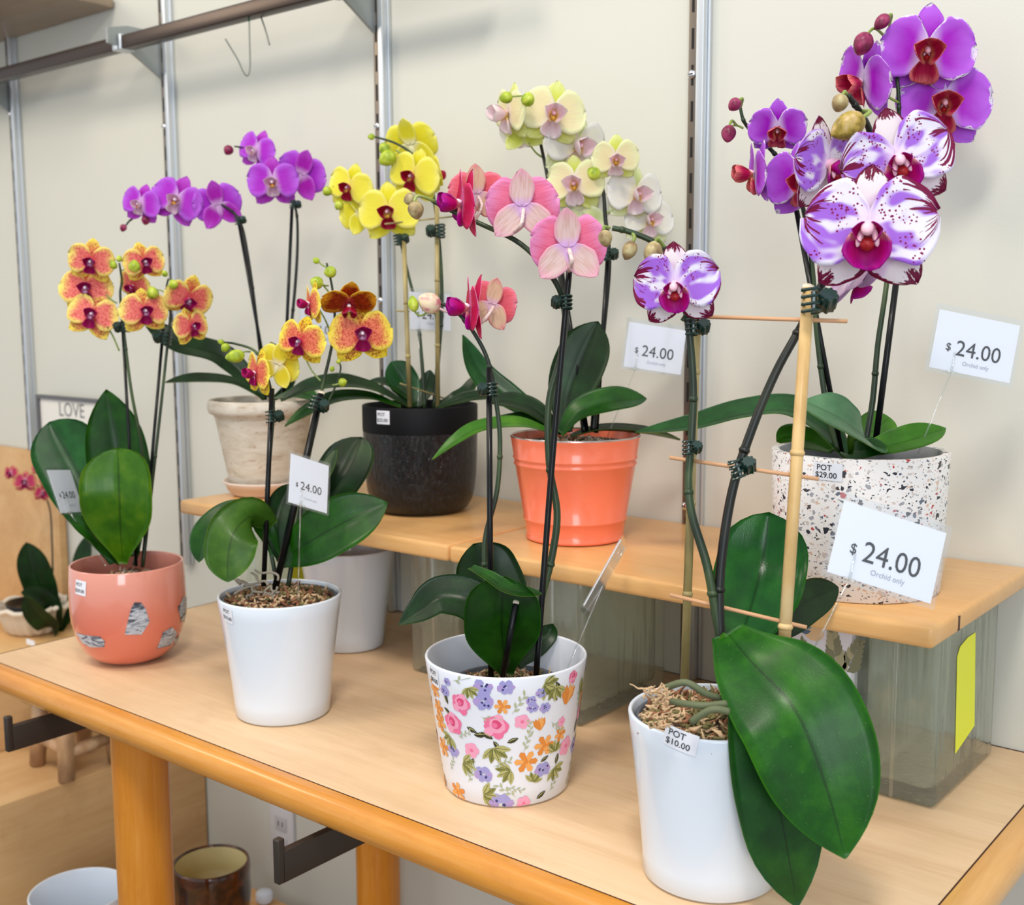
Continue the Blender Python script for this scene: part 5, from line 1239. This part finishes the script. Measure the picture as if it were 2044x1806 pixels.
stem(o6, [([(664, 372, D), (672, 374, D), (690, 385, D)], .001, .001, 1), ([(790, 300, D), (806, 310, D), (812, 318, D)], .0014, .0014, 1)], name='bud_stalks', mat=m_ped)

# ---- 7: violet orchid in the speckled pot
o7 = thing('potted_orchid', (tz.c.x, tz.c.y, UZ + .05), 'deep violet orchid with white rimmed petals in the large speckled pot', 'orchid')
nursery(o7, tz, .062, .120, M_MOSSG, .006, 160, 25, m_blackst, dep=.04); D = 1.285
leaf(o7, [(1690, 905, D + .02), (1730, 870, D + .05), (1762, 845, D + .07), (1775, 832, D + .08)], 74, (0, .4, .9), m_leaf3, tip=.8)
leaf(o7, [(1660, 900, D + .02), (1610, 880, D + .05), (1575, 872, D + .06), (1550, 880, D + .06)], 60, (0, .5, .8), m_leaf3, tip=.7)
leaf(o7, [(1690, 910, D), (1640, 850, D + .02), (1570, 818, D + .04), (1480, 826, D + .06), (1380, 850, D + .08), (1268, 862, D + .10)], 110, (.0, .90, .42), m_leaf2, tip=.3, mx=.35)
leaf(o7, [(1690, 912, D - .01), (1740, 898, D - .03), (1815, 878, D - .04), (1888, 854, D - .03)], 72, (0, .75, .6), m_leaf3, tip=.3)
leaf(o7, [(1705, 915, D - .01), (1730, 880, D - .05), (1690, 842, D - .07), (1640, 815, D - .07), (1604, 800, D - .06)], 106, (.1, .72, .7), leafmat('leaf_grey_green', (52, 96, 62), (84, 126, 88), (120, 154, 118), .3, .3), tip=.9, mx=.5)
leaf(o7, [(1690, 916, D - .01), (1700, 905, D - .04), (1730, 895, D - .05), (1770, 890, D - .05)], 46, (0, .5, .8), m_leaf)
stem(o7, [([(1672, 900, D), (1648, 800, D), (1630, 660, D), (1622, 540, D), (1604, 420, D + .01), (1575, 345, D + .02), (1540, 300, D + .02), (1500, 262, D + .01), (1484, 240, D), (1477, 212, D)], .0034, .0018, 0), ([(1725, 900, D), (1742, 800, D), (1752, 690, D), (1768, 580, D), (1782, 460, D + .02), (1792, 300, D + .02), (1794, 200, D), (1786, 120, D), (1774, 55, D)], .0036, .0018, 0),
    ([(1550, 352, D + .02), (1532, 345, D + .02), (1514, 342, D)], .0014, .0013, 1), ([(1795, 205, D), (1776, 195, D), (1758, 178, D)], .0015, .0013, 1), ([(1484, 256, D), (1470, 250, D), (1458, 252, D)], .0013, .0011, 1)])
stake(o7, (1680, 905, D), (1590, 420, D + .0), .0030); stake(o7, (1745, 905, D - .01), (1797, 500, D - .01), .0035)
for q in ((1508, 345, D + .0, 132, -78, 0, 12, 'violet'), (1602, 362, D - .02, 156, -8, -2, -4, 'violet'), (1552, 258, D - .01, 116, -2, -18, 3, 'violet'), (1724, 162, D + .01, 156, -50, -6, 20, 'violet'), (1884, 208, D + .0, 182, 6, 2, 9, 'violet'), (1850, 104, D - .02, 186, 5, 2, 8, 'violet')): flower(o7, *q)
for q in ((1722, 88, 50, 40, 245, (1768, 75)), (1760, 44, 40, 27, 225, (1775, 52)), (1466, 209, 30, 26, 225, (1478, 215)), (1454, 267, 36, 30, 262, (1470, 250))): bud(o7, q[0], q[1], D - .02, q[2], q[3], q[4], m_budm, (q[5][0], q[5][1], D), m_ped, pr=.0016)

# ---- 8: purple arching orchid in the clay pot
o8 = thing('potted_orchid', (cp.c.x, cp.c.y, UZ + .05), 'purple arching orchid with long dark leaves in the whitewashed clay pot', 'orchid')
nursery(o8, cp, .070, .135, M_MOSSG, .006, 160, 27, m_dgrey); D = 1.925
leaf(o8, [(530, 795, D), (450, 715, D), (360, 685, D - .03), (284, 640, D - .04)], 58, (-.1, .6, .8), m_leafd, tip=.2)
leaf(o8, [(528, 796, D - .01), (470, 765, D - .03), (400, 758, D - .06), (330, 762, D - .08)], 52, (0, .88, .45), m_leafd, tip=.2)
leaf(o8, [(540, 800, D), (590, 782, D - .02), (670, 765, D - .03), (750, 770, D - .02)], 64, (0, .85, .5), m_leafd, tip=.2)
leaf(o8, [(545, 795, D + .01), (580, 760, D + .02), (565, 715, D + .03), (540, 682, D + .03)], 24, (.8, .3, .6), m_leafd)
leaf(o8, [(540, 798, D), (565, 790, D - .04), (600, 785, D - .06), (640, 800, D - .07)], 46, (0, .8, .6), m_leaf, tip=.2)
stem(o8, [([(530, 798, D), (512, 640, D), (496, 520, D), (480, 445, D), (452, 414, D), (405, 398, D), (350, 402, D), (300, 415, D), (262, 438, D), (250, 452, D)], .0030, .0014, 0), ([(562, 798, D), (578, 680, D), (590, 560, D), (594, 470, D), (590, 415, D), (574, 370, D), (540, 325, D), (505, 300, D), (468, 292, D)], .0030, .0014, 0)], mat=m_stemd)
stake(o8, (540, 800, D - .01), (476, 440, D - .01), .0028); stake(o8, (566, 800, D - .01), (583, 412, D - .01), .0028)
clip(o8, 478, 440, D - .02, 26, 10, 1); clip(o8, 588, 408, D - .02, 26, 0, 1)
for q in ((434, 410, D + .0, 100, 196, 0, 16, 'purple'), (352, 400, D - .02, 104, -14, 4, 20, 'purple'), (281, 408, D - .02, 82, -30, 0, 8, 'purple'), (602, 348, D + .01, 104, 160, 6, -20, 'purple'), (512, 302, D - .01, 86, -34, 4, 14, 'purple'), (545, 364, D - .02, 104, -10, 0, -4, 'purple')): flower(o8, *q)
for q in ((456, 300, 21, 20, 235), (246, 455, 16, 14, 250), (291, 440, 19, 18, 260)): bud(o8, q[0], q[1], D - .01, q[2], q[3], q[4], m_budm)

# ================================================================== PRICE SIGNS
price_sign((1685, 998, 1.03), (1889, 1064, 1.05), (1642, 1138, 1.02), (1560, 1420, 1.06), 'largest price sign, in front of the speckled pot, leaning out of the front right pot', .20)
price_sign((1876, 617, 1.24), (2036, 650, 1.25), (1848, 731, 1.24), (1832, 905, 1.245), 'clear-sleeved price sign against the bare wall above the speckled pot', .26)
price_sign((1256, 642, 1.56), (1370, 660, 1.58), (1238, 730, 1.56), (1212, 872, 1.56), 'price sign on a clear pick above the coral bucket, left of the trellis', .20)
price_sign((818, 582, 1.73), (898, 588, 1.79), (816, 656, 1.73), (834, 812, 1.76), 'price sign in front of the bamboo sticks of the yellow orchid', .18)
price_sign((600, 612, 1.93), (680, 618, 1.98), (598, 686, 1.93), (610, 800, 1.92), 'price sign half hidden behind the orange orchid flowers', .5)
price_sign((94, 938, 1.70), (140, 938, 1.76), (118, 1024, 1.69), (212, 1130, 1.76), 'tilted price sign left of the peach orchid leaves', .30)
price_sign((581, 905, 1.452), (656, 930, 1.492), (580, 1003, 1.428), (594, 1196, 1.47), 'price sign standing in front of the leaves of the front left white pot', .28)
price_sign((1166, 1208, 1.20), (1178, 1222, 1.292), (1240, 1078, 1.215), (1128, 1345, 1.27), 'price sign turned edge-on beside the flower-print pot', .5)
